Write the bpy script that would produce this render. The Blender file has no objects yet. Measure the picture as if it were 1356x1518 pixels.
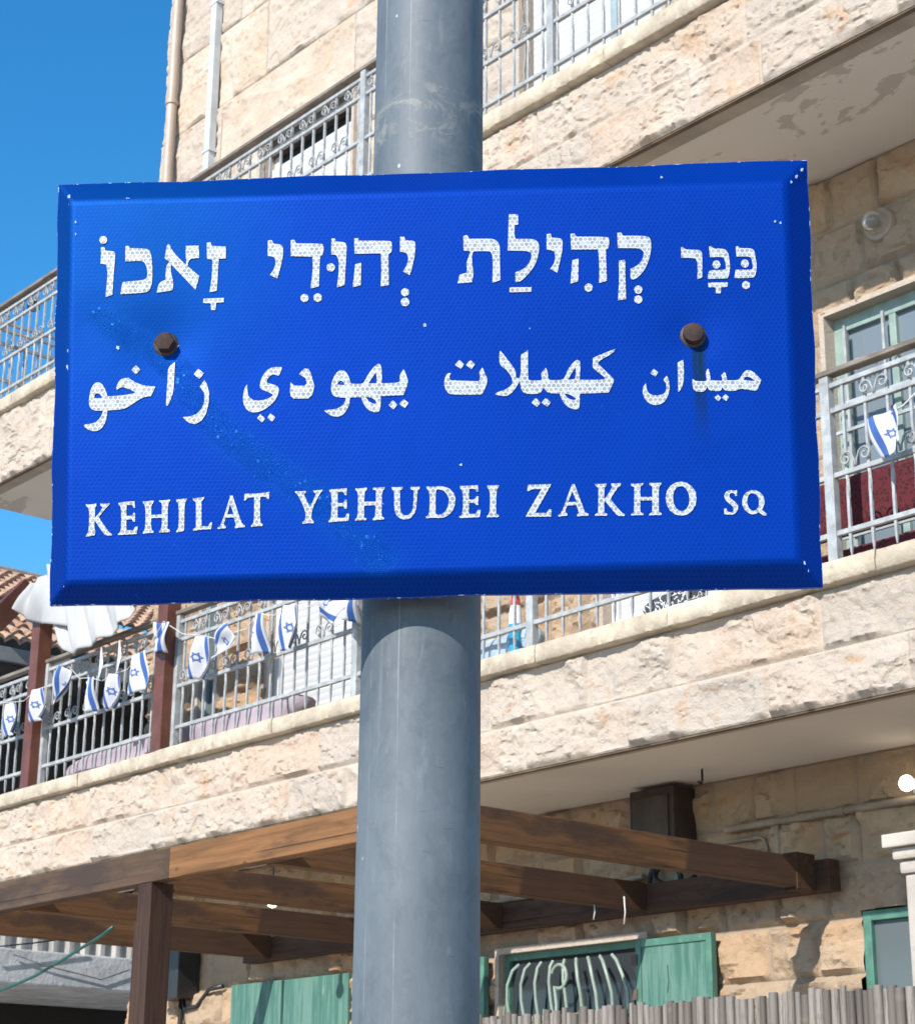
import bpy, bmesh, math, random
import numpy as np
from mathutils import Vector, Matrix
from mathutils.geometry import tessellate_polygon
random.seed(7)
S = bpy.context.scene
C = S.collection
rad = math.radians

# ------------------------------------------------------------------ camera, light, exposure
W, H, F = 1356.0, 1518.0, 2885.155
CAMLOC = np.array([0.0, 0.0, 1.6])
M = np.array([[0.6486133, 0.7610758, 0.0080298], [0.2393967, -0.2140135, 0.9470414], [-0.7224887, 0.6123413, 0.3210110]])
cam = bpy.data.cameras.new('camera'); co = bpy.data.objects.new('camera', cam); C.objects.link(co)
mw = Matrix.Identity(4)
for i in range(3):
    mw[i][0] = M[0][i]; mw[i][1] = M[1][i]; mw[i][2] = -M[2][i]; mw[i][3] = CAMLOC[i]
co.matrix_world = mw
cam.sensor_fit = 'VERTICAL'; cam.sensor_height = 24.0; cam.lens = F / H * 24.0
cam.clip_end = 3000
cam.dof.use_dof = True; cam.dof.focus_distance = 2.26; cam.dof.aperture_fstop = 26
S.camera = co

SUN_EL, SUN_X = rad(35), rad(14.7)            # sun stands over the street, in front of the facade, a little to its right
sdir = Vector((math.sin(SUN_X) * math.cos(SUN_EL), -math.cos(SUN_X) * math.cos(SUN_EL), math.sin(SUN_EL)))
w = bpy.data.worlds.new("World"); S.world = w; w.use_nodes = True
nt = w.node_tree; bg = nt.nodes['Background']
sky = nt.nodes.new('ShaderNodeTexSky'); sky.sky_type = 'NISHITA'; sky.sun_disc = False
sky.sun_elevation = SUN_EL; sky.sun_rotation = math.atan2(sdir.x, sdir.y)
sky.air_density = 1.0; sky.dust_density = 0.3; sky.ozone_density = 3.0; sky.altitude = 800
hs = nt.nodes.new('ShaderNodeHueSaturation'); hs.inputs['Saturation'].default_value = 1.33; hs.inputs['Hue'].default_value = .494
nt.links.new(sky.outputs[0], hs.inputs['Color']); nt.links.new(hs.outputs[0], bg.inputs[0]); bg.inputs[1].default_value = 0.15
sun = bpy.data.lights.new('sun', 'SUN'); sun.energy = 4.2; sun.angle = rad(0.53); sun.color = (1.0, 0.95, 0.87)
so = bpy.data.objects.new('sun', sun); C.objects.link(so)
so.rotation_euler = (-sdir).to_track_quat('-Z', 'Y').to_euler()
S.view_settings.view_transform = 'Standard'; S.view_settings.look = 'None'
S.view_settings.gamma = 1.0; S.view_settings.use_curve_mapping = False
S.view_settings.exposure = 0.68

# ------------------------------------------------------------------ helpers
AX = {'X': 0, 'Y': 1, 'Z': 2}
def ray(x, y):
    return M.T @ np.array([(x - W / 2) / F, -(y - H / 2) / F, 1.0])
def at(x, y, ax, val):
    """where the sight line through a measured photo point meets the real plane ax = val"""
    d = ray(x, y); i = AX[ax]; t = (val - CAMLOC[i]) / d[i]
    return Vector(CAMLOC + t * d)

class MB:
    def __init__(s): s.v = []; s.f = []; s.uv = {}; s.mi = []
    def add(s, vs, fs, mi=0):
        o = len(s.v); s.v += [tuple(v) for v in vs]; s.f += [tuple(o + i for i in f) for f in fs]; s.mi += [mi] * len(fs)
    def box(s, x0, x1, y0, y1, z0, z1, mi=0):
        s.add([(x0,y0,z0),(x1,y0,z0),(x1,y1,z0),(x0,y1,z0),(x0,y0,z1),(x1,y0,z1),(x1,y1,z1),(x0,y1,z1)],
              [(0,3,2,1),(4,5,6,7),(0,1,5,4),(1,2,6,5),(2,3,7,6),(3,0,4,7)], mi)
    def bar(s, a, b, w, h, up=(0,0,1), mi=0):
        a, b = Vector(a), Vector(b); d = (b - a).normalized(); u = Vector(up)
        sd = d.cross(u)
        if sd.length < 1e-4: sd = d.cross(Vector((0,1,0)))
        sd.normalize(); u = sd.cross(d).normalized()
        q = [(-1,-1),(1,-1),(1,1),(-1,1)]
        vs = [p + sd * (i * w / 2) + u * (j * h / 2) for p in (a, b) for i, j in q]
        s.add(vs, [(3,2,1,0),(4,5,6,7),(0,1,5,4),(1,2,6,5),(2,3,7,6),(3,0,4,7)], mi)
    def tube(s, pts, r, n=8, cap=True, mi=0):
        pts = [Vector(p) for p in pts]; rs = r if isinstance(r, (list, tuple)) else [r] * len(pts)
        vs = []; fs = []; prev = None
        for i, p in enumerate(pts):
            d = (pts[min(i+1, len(pts)-1)] - pts[max(i-1, 0)]).normalized()
            if prev is None:
                a = Vector((0,0,1)) if abs(d.z) < .9 else Vector((0,1,0))
                u = d.cross(a).normalized()
            else:
                u = (prev - d * prev.dot(d)).normalized()
            prev = u; v = d.cross(u)
            for k in range(n):
                t = 2 * math.pi * k / n
                vs.append(p + (u * math.cos(t) + v * math.sin(t)) * rs[i])
        for i in range(len(pts) - 1):
            for k in range(n):
                fs.append((i*n+k, i*n+(k+1)%n, (i+1)*n+(k+1)%n, (i+1)*n+k))
        if cap:
            fs.append(tuple(range(n-1, -1, -1))); fs.append(tuple((len(pts)-1)*n + k for k in range(n)))
        s.add(vs, fs, mi)
    def lathe(s, c, prof, axis='Z', n=24, mi=0):
        vs = []; fs = []
        for r, h in prof:
            for k in range(n):
                t = 2*math.pi*k/n; a, b = r*math.cos(t), r*math.sin(t)
                vs.append({'Z': (c[0]+a, c[1]+b, c[2]+h), 'Y': (c[0]+a, c[1]+h, c[2]-b), 'X': (c[0]+h, c[1]+a, c[2]+b)}[axis])
        m = len(prof)
        for i in range(m-1):
            for k in range(n): fs.append((i*n+k, i*n+(k+1)%n, (i+1)*n+(k+1)%n, (i+1)*n+k))
        fs.append(tuple(range(n-1,-1,-1))); fs.append(tuple((m-1)*n+k for k in range(n)))
        s.add(vs, fs, mi)
    def grid(s, P, flip=False, mi=0):
        """P[i][j] points"""
        ni, nj = len(P), len(P[0]); vs = [p for r in P for p in r]; fs = []
        for i in range(ni-1):
            for j in range(nj-1):
                f = (i*nj+j, i*nj+j+1, (i+1)*nj+j+1, (i+1)*nj+j); fs.append(f[::-1] if flip else f)
        s.add(vs, fs, mi)

def link(o, parent=None):
    C.objects.link(o)
    if parent is not None: o.parent = parent
    return o
def wloc(o):
    l = Vector((0,0,0))
    while o is not None: l = l + o.location; o = o.parent
    return l
def tag(o, label=None, cat=None, group=None, kind=None):
    if label: o['label'] = label
    if cat: o['category'] = cat
    if group: o['group'] = group
    if kind: o['kind'] = kind
    return o
def thing(name, loc, label, cat, group=None):
    o = bpy.data.objects.new(name, None); o.location = loc; link(o); o.empty_display_size = .1
    return tag(o, label, cat, group)
def obj(name, mb, mat, parent=None, smooth=False, bevel=0, origin=None, sharp=None):
    """one mesh object from world-space geometry; unrotated parents only"""
    base = wloc(parent) if parent is not None else Vector((0,0,0))
    org = Vector(origin) if origin is not None else base
    me = bpy.data.meshes.new(name)
    me.from_pydata([(v[0]-org.x, v[1]-org.y, v[2]-org.z) for v in mb.v], [], mb.f); me.update()
    for m in (mat if isinstance(mat, (list, tuple)) else [mat]): me.materials.append(m)
    if any(mb.mi): me.polygons.foreach_set('material_index', mb.mi)
    if bevel:
        bm = bmesh.new(); bm.from_mesh(me)
        es = [e for e in bm.edges if len(e.link_faces) == 2 and e.calc_face_angle(0) > .6]
        bmesh.ops.bevel(bm, geom=es, offset=bevel, segments=2, affect='EDGES', profile=.6)
        bm.to_mesh(me); bm.free()
    if smooth:
        me.polygons.foreach_set('use_smooth', [True]*len(me.polygons))
        if sharp: me.set_sharp_from_angle(angle=rad(sharp))
    o = bpy.data.objects.new(name, me); o.location = org - base if parent is not None else org
    return link(o, parent)
def copy_of(o, parent, dloc):
    c = o.copy(); C.objects.link(c); c.parent = parent; c.location = o.location + Vector(dloc); return c

# ------------------------------------------------------------------ material helpers
class N:
    def __init__(s, name):
        s.m = bpy.data.materials.new(name); s.m.use_nodes = True; s.t = s.m.node_tree
        s.b = s.t.nodes['Principled BSDF']; s.co = s.t.nodes.new('ShaderNodeTexCoord').outputs['Object']
    def n(s, typ, **kw):
        x = s.t.nodes.new('ShaderNode' + typ)
        for k, v in kw.items(): setattr(x, k, v)
        return x
    def L(s, a, b): s.t.links.new(a, b)
    def put(s, sock, v):
        if hasattr(v, 'is_linked') or isinstance(v, bpy.types.NodeSocket): s.L(v, sock)
        else: sock.default_value = v
    def math(s, op, a, b=0.0, c=None, clamp=False):
        x = s.n('Math', operation=op, use_clamp=clamp); s.put(x.inputs[0], a); s.put(x.inputs[1], b)
        if c is not None: s.put(x.inputs[2], c)
        return x.outputs[0]
    def vm(s, op, a, b=(0,0,0), c=None):
        x = s.n('VectorMath', operation=op); s.put(x.inputs[0], a); s.put(x.inputs[1], b)
        if c is not None: s.put(x.inputs[2], c)
        return x.outputs['Value'] if op in ('DOT_PRODUCT', 'LENGTH') else x.outputs[0]
    def noise(s, scale=5, detail=4, rough=.55, vec=None, sc=None, dist=0.0):
        v = vec if vec is not None else s.co
        if sc is not None: v = s.vm('MULTIPLY', v, sc)
        x = s.n('TexNoise'); s.L(v, x.inputs['Vector']); x.inputs['Scale'].default_value = scale
        x.inputs['Detail'].default_value = detail; x.inputs['Roughness'].default_value = rough; x.inputs['Distortion'].default_value = dist
        return x.outputs['Fac']
    def vor(s, scale, feature='F1', out='Distance', vec=None, sc=None):
        v = vec if vec is not None else s.co
        if sc is not None: v = s.vm('MULTIPLY', v, sc)
        x = s.n('TexVoronoi', feature=feature); s.L(v, x.inputs['Vector']); x.inputs['Scale'].default_value = scale
        return x.outputs[out]
    def step(s, v, a, b, o0=0.0, o1=1.0):
        x = s.n('MapRange', interpolation_type='SMOOTHSTEP'); s.put(x.inputs[0], v)
        x.inputs[1].default_value = a; x.inputs[2].default_value = b; x.inputs[3].default_value = o0; x.inputs[4].default_value = o1
        return x.outputs[0]
    def mix(s, f, a, b, blend='MIX'):
        x = s.n('Mix', data_type='RGBA', blend_type=blend); s.put(x.inputs[0], f)
        for i, v in ((6, a), (7, b)):
            if isinstance(v, tuple): x.inputs[i].default_value = v if len(v) == 4 else (*v, 1)
            else: s.L(v, x.inputs[i])
        return x.outputs[2]
    def sep(s, v):
        x = s.n('SeparateXYZ'); s.L(v, x.inputs[0]); return x.outputs
    def attr(s, name):
        x = s.n('Attribute', attribute_name=name); return x.outputs['Fac']
    def bump(s, h, strength=.5, dist=.01, normal=None):
        x = s.n('Bump'); s.L(h, x.inputs['Height']); x.inputs['Strength'].default_value = strength; x.inputs['Distance'].default_value = dist
        if normal is not None: s.L(normal, x.inputs['Normal'])
        return x.outputs[0]
    def out(s, col=None, rough=.6, metal=0.0, normal=None, **kw):
        b = s.b
        if col is not None:
            if isinstance(col, tuple): b.inputs['Base Color'].default_value = (*col, 1)
            else: s.L(col, b.inputs['Base Color'])
        s.put(b.inputs['Roughness'], rough); s.put(b.inputs['Metallic'], metal)
        if normal is not None: s.L(normal, b.inputs['Normal'])
        for k, v in kw.items(): s.put(b.inputs[k.replace('_', ' ')], v)
        return s.m
    def hexd(s, vec, scale):
        """distance field of a honeycomb: 0 at a cell's centre, .5 on its walls"""
        p = s.vm('SCALE', vec); p.node.inputs['Scale'].default_value = scale
        p = s.vm('MULTIPLY', p, (1,1,0))
        r = (1.0, 1.7320508, 1.0); h = (.5, .8660254, 0)
        a = s.vm('SUBTRACT', s.vm('WRAP', p, r, (0,0,0)), h)
        b = s.vm('SUBTRACT', s.vm('WRAP', s.vm('SUBTRACT', p, h), r, (0,0,0)), h)
        da = s.vm('DOT_PRODUCT', a, a); db = s.vm('DOT_PRODUCT', b, b)
        f = s.math('LESS_THAN', db, da)
        mx = s.n('Mix', data_type='VECTOR'); s.L(f, mx.inputs[0]); s.L(a, mx.inputs[4]); s.L(b, mx.inputs[5])
        g = s.vm('ABSOLUTE', mx.outputs[1])
        return s.math('MAXIMUM', s.vm('DOT_PRODUCT', g, (.5, .8660254, 0)), s.sep(g)[0])

def mat_stone(name, base, warm, tone=.5, bumpd=.006, joint=(.46,.40,.33)):
    k = N(name); rnd = k.attr('rnd'); mort = k.attr('mortar')
    c = k.mix(k.step(rnd, .0, 1.0), tuple(.9*b for b in base), tuple(min(1, 1.1*b) for b in base))
    c = k.mix(k.math('MULTIPLY', k.step(rnd, .35, .9), k.step(k.noise(2.2, 3), .32, .62)), c, warm)
    c = k.mix(k.math('MULTIPLY', k.step(k.noise(5.5, 5, .6, dist=1.2), .56, .74), .75), c, (warm[0]*.95, warm[1]*.72, warm[2]*.5))
    c = k.mix(k.math('MULTIPLY', k.step(k.noise(11, 6, .7), .55, .8), .5), c, tuple(.62*b for b in base))
    c = k.mix(k.math('MULTIPLY', k.noise(70, 4, .7), .28), c, tuple(.7*b for b in base))
    c = k.mix(k.math('MULTIPLY', mort, .8), c, joint)
    h = k.math('ADD', k.math('MULTIPLY', k.noise(24, 8, .72, dist=.8), .8), k.math('MULTIPLY', k.noise(95, 5, .7), .45))
    return k.out(c, .92, normal=k.bump(h, tone, bumpd), Specular_IOR_Level=.2)
def mat_plain(name, col, rough=.6, var=.25, scale=9, metal=0.0, dirt=None, bumpd=.001, sc=None):
    k = N(name)
    c = k.mix(k.step(k.noise(scale, 5, .6, sc=sc), .35, .7), tuple(x*(1-var) for x in col), tuple(min(1, x*(1+var*.4)) for x in col))
    if dirt: c = k.mix(k.math('MULTIPLY', k.step(k.noise(scale*2.3, 6, .7, sc=sc), .56, .72), .8), c, dirt)
    return k.out(c, rough, metal, normal=k.bump(k.noise(scale*8, 4), .4, bumpd))
def mat_wood(name, col, dark, axis=0, stain=.55, rough=.75, wet=None):
    k = N(name); sc = [14, 14, 14]; sc[axis] = .7
    g = k.noise(3.0, 6, .65, sc=tuple(sc), dist=.6)
    c = k.mix(k.step(g, .3, .72), col, tuple(x*.55 for x in col))
    sc2 = [3.5, 3.5, 3.5]; sc2[axis] = 1.1
    c = k.mix(k.step(k.noise(1.6, 6, .65, sc=tuple(sc2)), stain, stain+.16), c, dark)
    ck = k.noise(2.2, 5, .6, sc=tuple(.35 if i == axis else 26 for i in range(3)), dist=.3)
    c = k.mix(k.math('MULTIPLY', k.step(ck, .645, .675), .8), c, tuple(x*.35 for x in dark))
    kn = k.vor(1.4, vec=None, sc=tuple(3 if i == axis else 6 for i in range(3)))
    c = k.mix(k.step(kn, .10, .03), c, dark)
    if wet is not None:   # the half that the balcony keeps dry was never bleached by rain
        yy = k.math('ADD', k.sep(k.co)[1], k.math('MULTIPLY', k.math('SUBTRACT', k.noise(7, 4), .5), .16))
        c = k.mix(k.math('MULTIPLY', k.step(yy, wet-.01, wet+.02), k.step(g, .2, .8, .95, .6)), c, (.050, .026, .016))
    return k.out(c, rough, normal=k.bump(k.math('SUBTRACT', g, k.math('MULTIPLY', k.step(ck, .63, .68), .8)), .6, .004), Specular_IOR_Level=.3)

STONE = mat_stone('rough_limestone', (.56, .475, .395), (.57, .43, .325), 1.0, .018, (.55, .465, .375))
STONE_W = mat_stone('wall_limestone', (.45, .335, .23), (.45, .285, .165), 1.0, .016, (.33, .265, .20))
STONE_U = mat_stone('dressed_limestone', (.565, .475, .39), (.57, .44, .33), 1.0, .016, (.22, .17, .13))
COPE = mat_plain('coping_limestone', (.50, .42, .315), .9, .25, 7, dirt=(.30, .23, .15), bumpd=.012)
k = N('soffit_plaster')
c = k.mix(k.step(k.noise(.9, 4), .35, .7), (.72, .65, .56), (.64, .575, .495))
pe = k.math('ADD', k.noise(1.0, 7, .62, sc=(1.2, 2.6, 1), dist=.5), k.math('MULTIPLY', k.noise(14, 3), .10))
c = k.mix(k.math('MULTIPLY', k.math('MULTIPLY', k.step(pe, .625, .64), k.step(k.sep(k.co)[2], 4.0, 5.0)), .55), c, (.36, .30, .24))
SOFFIT = k.out(c, .9, normal=k.bump(pe, .25, .01))
RAIL = mat_plain('railing_paint', (.36, .37, .37), .5, .25, 14, dirt=(.20, .15, .11))
RAILTOP = mat_plain('weathered_handrail', (.20, .165, .13), .6, .4, 6, dirt=(.16, .09, .05), sc=(1,3,3))
k = N('white_shutter_slats'); z = k.sep(k.co)[2]
sl = k.math('FRACT', k.math('MULTIPLY', z, 22.0))
c = k.mix(k.step(k.noise(3, 4), .3, .7), (.47, .47, .47), (.52, .52, .52)); c = k.mix(k.step(sl, .10, .0), c, (.26, .26, .27))
SHUT = k.out(c, .5, normal=k.bump(k.math('PINGPONG', sl, .5), .6, .008))
WHITE = mat_plain('white_paint', (.62, .61, .58), .5, .1, 8)
FRAMEBLUE = mat_plain('blue_grey_frame', (.30, .36, .38), .5, .2, 9)
k = N('weathered_teal')
st = k.noise(3.0, 6, .65, sc=(9, 9, .7))
c = k.mix(k.step(st, .42, .62), (.042, .130, .102), (.100, .200, .162)); c = k.mix(k.step(k.noise(4, 6, .7, sc=(5,5,1)), .6, .75), c, (.20, .27, .22))
TEAL = k.out(c, .65, normal=k.bump(st, .3, .002))
TEALF = mat_plain('teal_frame_paint', (.075, .20, .15), .5, .25, 12, dirt=(.20, .22, .17))
SAGE = mat_plain('sage_frame_paint', (.24, .32, .285), .5, .2, 12)
k = N('window_glass'); GLASS = k.out((.030, .036, .04), .05, Specular_IOR_Level=.35)
k = N('grey_blind_glass'); GLASS3 = N('reflection_tinted_glass').out((.15, .18, .20), .08, Specular_IOR_Level=.5)  # door glass paled to carry the reflected sky in its base colour
GLASS2 = k.out((.10, .12, .125), .15, Specular_IOR_Level=.4)
k = N('unlit_interior'); DARK = k.out((.018, .015, .013), .8)
BEAM1 = mat_wood('orange_timber', (.225, .105, .040), (.085, .042, .022), 0, .54)
BEAM2 = mat_wood('grey_brown_timber', (.105, .062, .037), (.048, .031, .022), 0, .46)
JOIST = mat_wood('joist_timber', (.165, .076, .030), (.060, .032, .019), 1, .47, wet=.27)
LEDGER = mat_wood('dark_timber', (.075, .038, .022), (.03, .016, .010), 0, .5)
POSTW = mat_wood('post_timber', (.058, .028, .018), (.026, .015, .011), 2, .5)
REDPOST = mat_plain('red_brown_steel', (.125, .040, .022), .45, .25, 8)
k = N('reed_canes'); a = k.attr('rnd')
c = k.mix(k.step(a, 0, 1), (.085, .070, .058), (.245, .215, .185)); c = k.mix(k.step(k.noise(5, 6, .7, sc=(40, 40, 2)), .46, .66), c, (.12, .095, .075))
c = k.mix(k.math('MULTIPLY', k.attr('node'), .5), c, (.16, .13, .10))
REED = k.out(c, .7, normal=k.bump(k.noise(8, 4, sc=(60,60,3)), .5, .002))
CONDUIT = mat_plain('painted_conduit', (.30, .235, .17), .6, .3, 8, dirt=(.17,.12,.09))
PIPE = mat_plain('stone_coloured_pipe', (.42, .33, .26), .5, .12, 5)
DOWN = mat_plain('grey_downpipe', (.50, .51, .51), .45, .15, 5)
k = N('lit_lamp'); k.out((1, .95, .85), .3, Emission_Color=(1, .9, .72, 1), Emission_Strength=5.0); LIT = k.m
BLACKP = mat_plain('black_plastic', (.02, .02, .022), .4, .2, 9)

# ------------------------------------------------------------------ rough stone walls
def hsh(i, j, s):
    h = (i.astype(np.int64) * 374761393 + j.astype(np.int64) * 668265263 + s * 1274126177) & 0xffffffff
    h = ((h ^ (h >> 13)) * 1274126177) & 0xffffffff
    return ((h ^ (h >> 16)) & 0xffff) / 65535.0
def vnoise(x, y, s):
    i = np.floor(x); j = np.floor(y); fx = x - i; fy = y - j
    fx = fx*fx*fx*(fx*(fx*6-15)+10); fy = fy*fy*fy*(fy*(fy*6-15)+10)
    a, b = hsh(i, j, s), hsh(i+1, j, s); c, d = hsh(i, j+1, s), hsh(i+1, j+1, s)
    return (a*(1-fx) + b*fx)*(1-fy) + (c*(1-fx) + d*fx)*fy
def fbm(x, y, s, o=4, g=.5):
    r = 0; a = 1; t = 0
    for k in range(o):
        r = r + a*vnoise(x*2**k, y*2**k, s+k*17); t += a; a *= g
    return r/t

def stone_wall(name, x0, x1, courses, y, mat, parent, lens=(.45, .95), step=.012, amp=.03, joint=.006, chip=1.0, holes=(), seed=1, fine=1.0):
    """a wall facing -Y laid in the listed course heights, each block with its own chiselled face"""
    rng = random.Random(seed)
    z0 = courses[0]; z1 = courses[-1]
    nx = max(2, int((x1-x0)/step)+1); nz = max(2, int((z1-z0)/step)+1)
    xs = np.linspace(x0, x1, nx); zs = np.linspace(z0, z1, nz)
    X, Z = np.meshgrid(xs, zs)
    row = np.clip(np.searchsorted(courses, Z, side='right')-1, 0, len(courses)-2)
    ca = np.array(courses)
    dz = np.minimum(Z-ca[row], ca[row+1]-Z)
    bid = np.zeros_like(X); dx = np.zeros_like(X); rnd = np.zeros_like(X)
    for r in range(len(courses)-1):
        e = [x0 - rng.random()*lens[0]]
        while e[-1] < x1: e.append(e[-1] + rng.uniform(*lens))
        e = np.array(e); m = row == r
        if not m.any(): continue
        b = np.clip(np.searchsorted(e, X[m], side='right')-1, 0, len(e)-2)
        bid[m] = b + r*131; dx[m] = np.minimum(X[m]-e[b], e[b+1]-X[m])
    rnd = hsh(bid, bid*7+3, seed)
    if z0 == courses[0]: pass
    d = np.minimum(dx, dz)
    ox, oz = rnd*37.0 + bid*3.1, hsh(bid, bid+1, seed+5)*29.0
    # chipping grows towards conchoidal terraces
    wx = X + .05*fbm(X*5+ox, Z*5+oz, seed+3, 2); wz = Z + .05*fbm(X*5+oz, Z*5+ox, seed+4, 2)
    big = fbm(wx*3.2+ox, wz*4.2+oz, seed, 3)
    t = fbm(wx*6.0+oz, wz*9.0+ox, seed+9, 5, .58)*4.6
    fl = np.floor(t); fr = t-fl; ter = (fl + np.clip((fr-.80)/.20, 0, 1)**1.3)/3.2
    rid = np.abs(fbm(wx*11+ox, wz*15+oz, seed+21, 4, .6)-.5)*2
    edge = np.clip((d-joint)/.018, 0, 1); edge = edge*edge*(3-2*edge)
    lip = np.clip(d/joint, 0, 1)
    sel = np.clip((fbm(X*3.1+oz, Z*3.1+ox, seed+51, 2)-.30)/.2, 0, 1)
    hgt = amp*(.06*lip - .42*edge + edge*(.30*big + chip*.78*ter*(.35+.65*sel) + chip*.30*sel*(1-rid)*fbm(X*7+ox, Z*7+oz, seed+31, 2)) + .20*fine*fbm(X*34, Z*34, seed+41, 3)*lip)
    mort = 1-np.clip((d-joint*.5)/joint, 0, 1)
    V = np.stack([X, y-hgt, Z], -1).reshape(-1, 3)
    idx = np.arange(nx*nz).reshape(nz, nx)
    Q = np.stack([idx[:-1,:-1], idx[:-1,1:], idx[1:,1:], idx[1:,:-1]], -1).reshape(-1, 4)
    if holes:
        cx = ((X[:-1,:-1]+X[1:,1:])/2).ravel(); cz = ((Z[:-1,:-1]+Z[1:,1:])/2).ravel(); keep = np.ones(len(cx), bool)
        for a, b, c_, d_ in holes: keep &= ~((cx > a) & (cx < b) & (cz > c_) & (cz < d_))
        Q = Q[keep]
    base = wloc(parent); V = V - np.array(base)
    me = bpy.data.meshes.new(name); me.vertices.add(len(V)); me.vertices.foreach_set('co', V.ravel())
    me.loops.add(Q.size); me.loops.foreach_set('vertex_index', Q.ravel().astype(np.int32))
    me.polygons.add(len(Q)); me.polygons.foreach_set('loop_start', np.arange(0, Q.size, 4, dtype=np.int32)); me.polygons.foreach_set('loop_total', np.full(len(Q), 4, np.int32))
    me.update(calc_edges=True)
    for nm, arr in (('rnd', rnd), ('mortar', mort)):
        at_ = me.attributes.new(nm, 'FLOAT', 'POINT'); at_.data.foreach_set('value', arr.ravel().astype(np.float32))
    me.polygons.foreach_set('use_smooth', [True]*len(Q)); me.set_sharp_from_angle(angle=rad(38))
    me.materials.append(mat)
    o = bpy.data.objects.new(name, me); return link(o, parent)

# ------------------------------------------------------------------ the ground
mb = MB(); mb.grid([[(-600, -600, 0), (600, -600, 0)], [(-600, 600, 0), (600, 600, 0)]])
k = N('paved_ground'); c = k.mix(k.step(k.noise(.6, 6), .3, .7), (.30, .27, .23), (.52, .45, .37)); GROUND = k.out(c, .9)
tag(obj('ground', mb, GROUND), kind='structure')
mb = MB(); mb.grid([[(-60, -4.5, .004), (40, -4.5, .004)], [(-60, -.9, .004), (40, -.9, .004)]])
tag(obj('road', mb, mat_plain('asphalt', (.06, .06, .06), .9, .3, 3)), kind='structure')
mb = MB(); mb.box(-60, 40, -.9, -.75, 0, .13); mb.box(-60, 40, -.746, 4.3, 0, .125)
tag(obj('pavement', mb, mat_plain('pale_paving', (.60, .51, .41), .9, .2, 2)), kind='structure')

# ------------------------------------------------------------------ apartment building
WY, FY = 7.08, 6.11
B = thing('apartment_building', (-7, 9, 0), 'pale limestone apartment block with two rows of stone balconies behind the blue sign', 'building')
XR = -2.2
def rect(px0, px1, py_t, py_b, y=WY):   # left/right photo x at mid height -> world opening
    a = at(px0, (py_t+py_b)/2, 'Y', y); return a
# openings measured on the wall plane: x0, x1, z0, z1
def opening(xl, xr, zb, zt): return (xl, xr, zb, zt)
W_RIGHT = (-5.53, -3.2, 3.55, 5.60)      # balcony door beside the sign, right
W_SHUT = (-10.20, -8.85, 4.0, 5.75)       # white shutter seen left of the pole
W_SHUT2 = (-7.10, -6.25, 4.33, 5.6)
W_CASE = (-11.02, -10.83, 3.9, 5.6)
U_SHUT = (-10.56, -9.46, 6.95, 8.72)
U_SHUT2 = (-7.75, -6.55, 7.0, 8.9)
G_WIN = (-7.93, -6.86, 2.33, 2.70)
G_WIN2 = (-5.53, -4.6, 1.5, 2.715)
core = MB()
core.box(-11.62, XR, WY+.22, 14, 0, 6.4); core.box(-11.92, XR, WY+.22, 14, 6.4, 12.4)
obj('core', core, mat_plain('plain_masonry', (.42,.36,.29), .9, .2, 3), B)
sides = MB(); sides.box(-11.70, -11.60, WY+.035, WY+.21, 0, 6.35); sides.box(-12.0, -11.9, WY+.035, WY+.21, 6.35, 12.4)
obj('corner_return', sides, STONE_U, B)
cs = lambda a, b, n: list(np.linspace(a, b, n+1))
stone_wall('wall', -11.70, XR, cs(.0, 3.42, 14), WY, STONE_W, B, (.18, .52), .013, .060, .009, 1.25, [G_WIN, G_WIN2], 11)
stone_wall('wall', -11.70, XR, cs(3.42, 6.36, 10), WY, STONE_W, B, (.22, .58), .013, .056, .009, 1.2, [W_RIGHT, W_SHUT, W_SHUT2, W_CASE], 12)
stone_wall('wall', -12.0, XR, [6.36, 6.9, 7.3, 7.8, 8.35, 8.72, 9.30, 9.95, 10.6, 11.2, 11.8, 12.4], WY, STONE_U, B, (1.0, 2.2), .013, .040, .006, .95, [U_SHUT, U_SHUT2], 13, 1.0)
# balconies
def balcony(z0, zc, z1, seed):
    par = stone_wall('balcony_parapet', -13.0, XR, [z0, z0+(zc-z0)*.47, zc], FY, STONE, B, (.42, .85), .0080, .046, .005, 1.0, (), seed)
    m = MB(); m.box(-13.0, XR, FY+.036, FY+.16, z0+.02, zc); obj('parapet_core', m, mat_plain('parapet_render', (.42,.36,.29), .9, .2, 3), B)
    # coping of separate slabs with a worn, slightly uneven nosing
    m = MB(); rng = random.Random(seed); x = -13.05
    while x < XR:
        ln = rng.uniform(.8, 1.25); e = min(x+ln-.004, XR)
        n = max(3, int((e-x)/.02)); ya = FY-.062+rng.uniform(-.004, .004); zt = z1+rng.uniform(-.003, .003)
        P = []
        for i in range(n+1):
            xx = x+(e-x)*i/n; r = lambda a: rng.uniform(-a, a)
            P.append([(xx, FY+.22, zc), (xx, ya+.007+r(.002), zc+r(.001)), (xx, ya+r(.003), zc+.006+r(.003)), (xx, ya-.004+r(.004), (zc+zt)/2+r(.004)), (xx, ya+r(.003), zt-.007+r(.003)), (xx, ya+.008+r(.002), zt), (xx, FY+.22, zt)])
        m.grid(P, flip=False)
        m.add(P[0], [tuple(range(7))]); m.add(P[-1], [tuple(range(6,-1,-1))])
        x += ln
    obj('coping', m, COPE, B, smooth=True, sharp=50)
    m = MB(); m.box(-12.98, XR, FY+.03, WY-.002, z0+.028, z0+.15); obj('soffit', m, SOFFIT, B)
    m = MB(); m.box(-12.99, XR, FY+.004, FY+.034, z0-.008, z0+.004); obj('drip_strip', m, mat_plain('brown_drip', (.16,.11,.07), .9, .4, 7), B)
balcony(6.335, 6.872, 6.975, 21)
balcony(3.392, 3.875, 3.967, 22)
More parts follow.
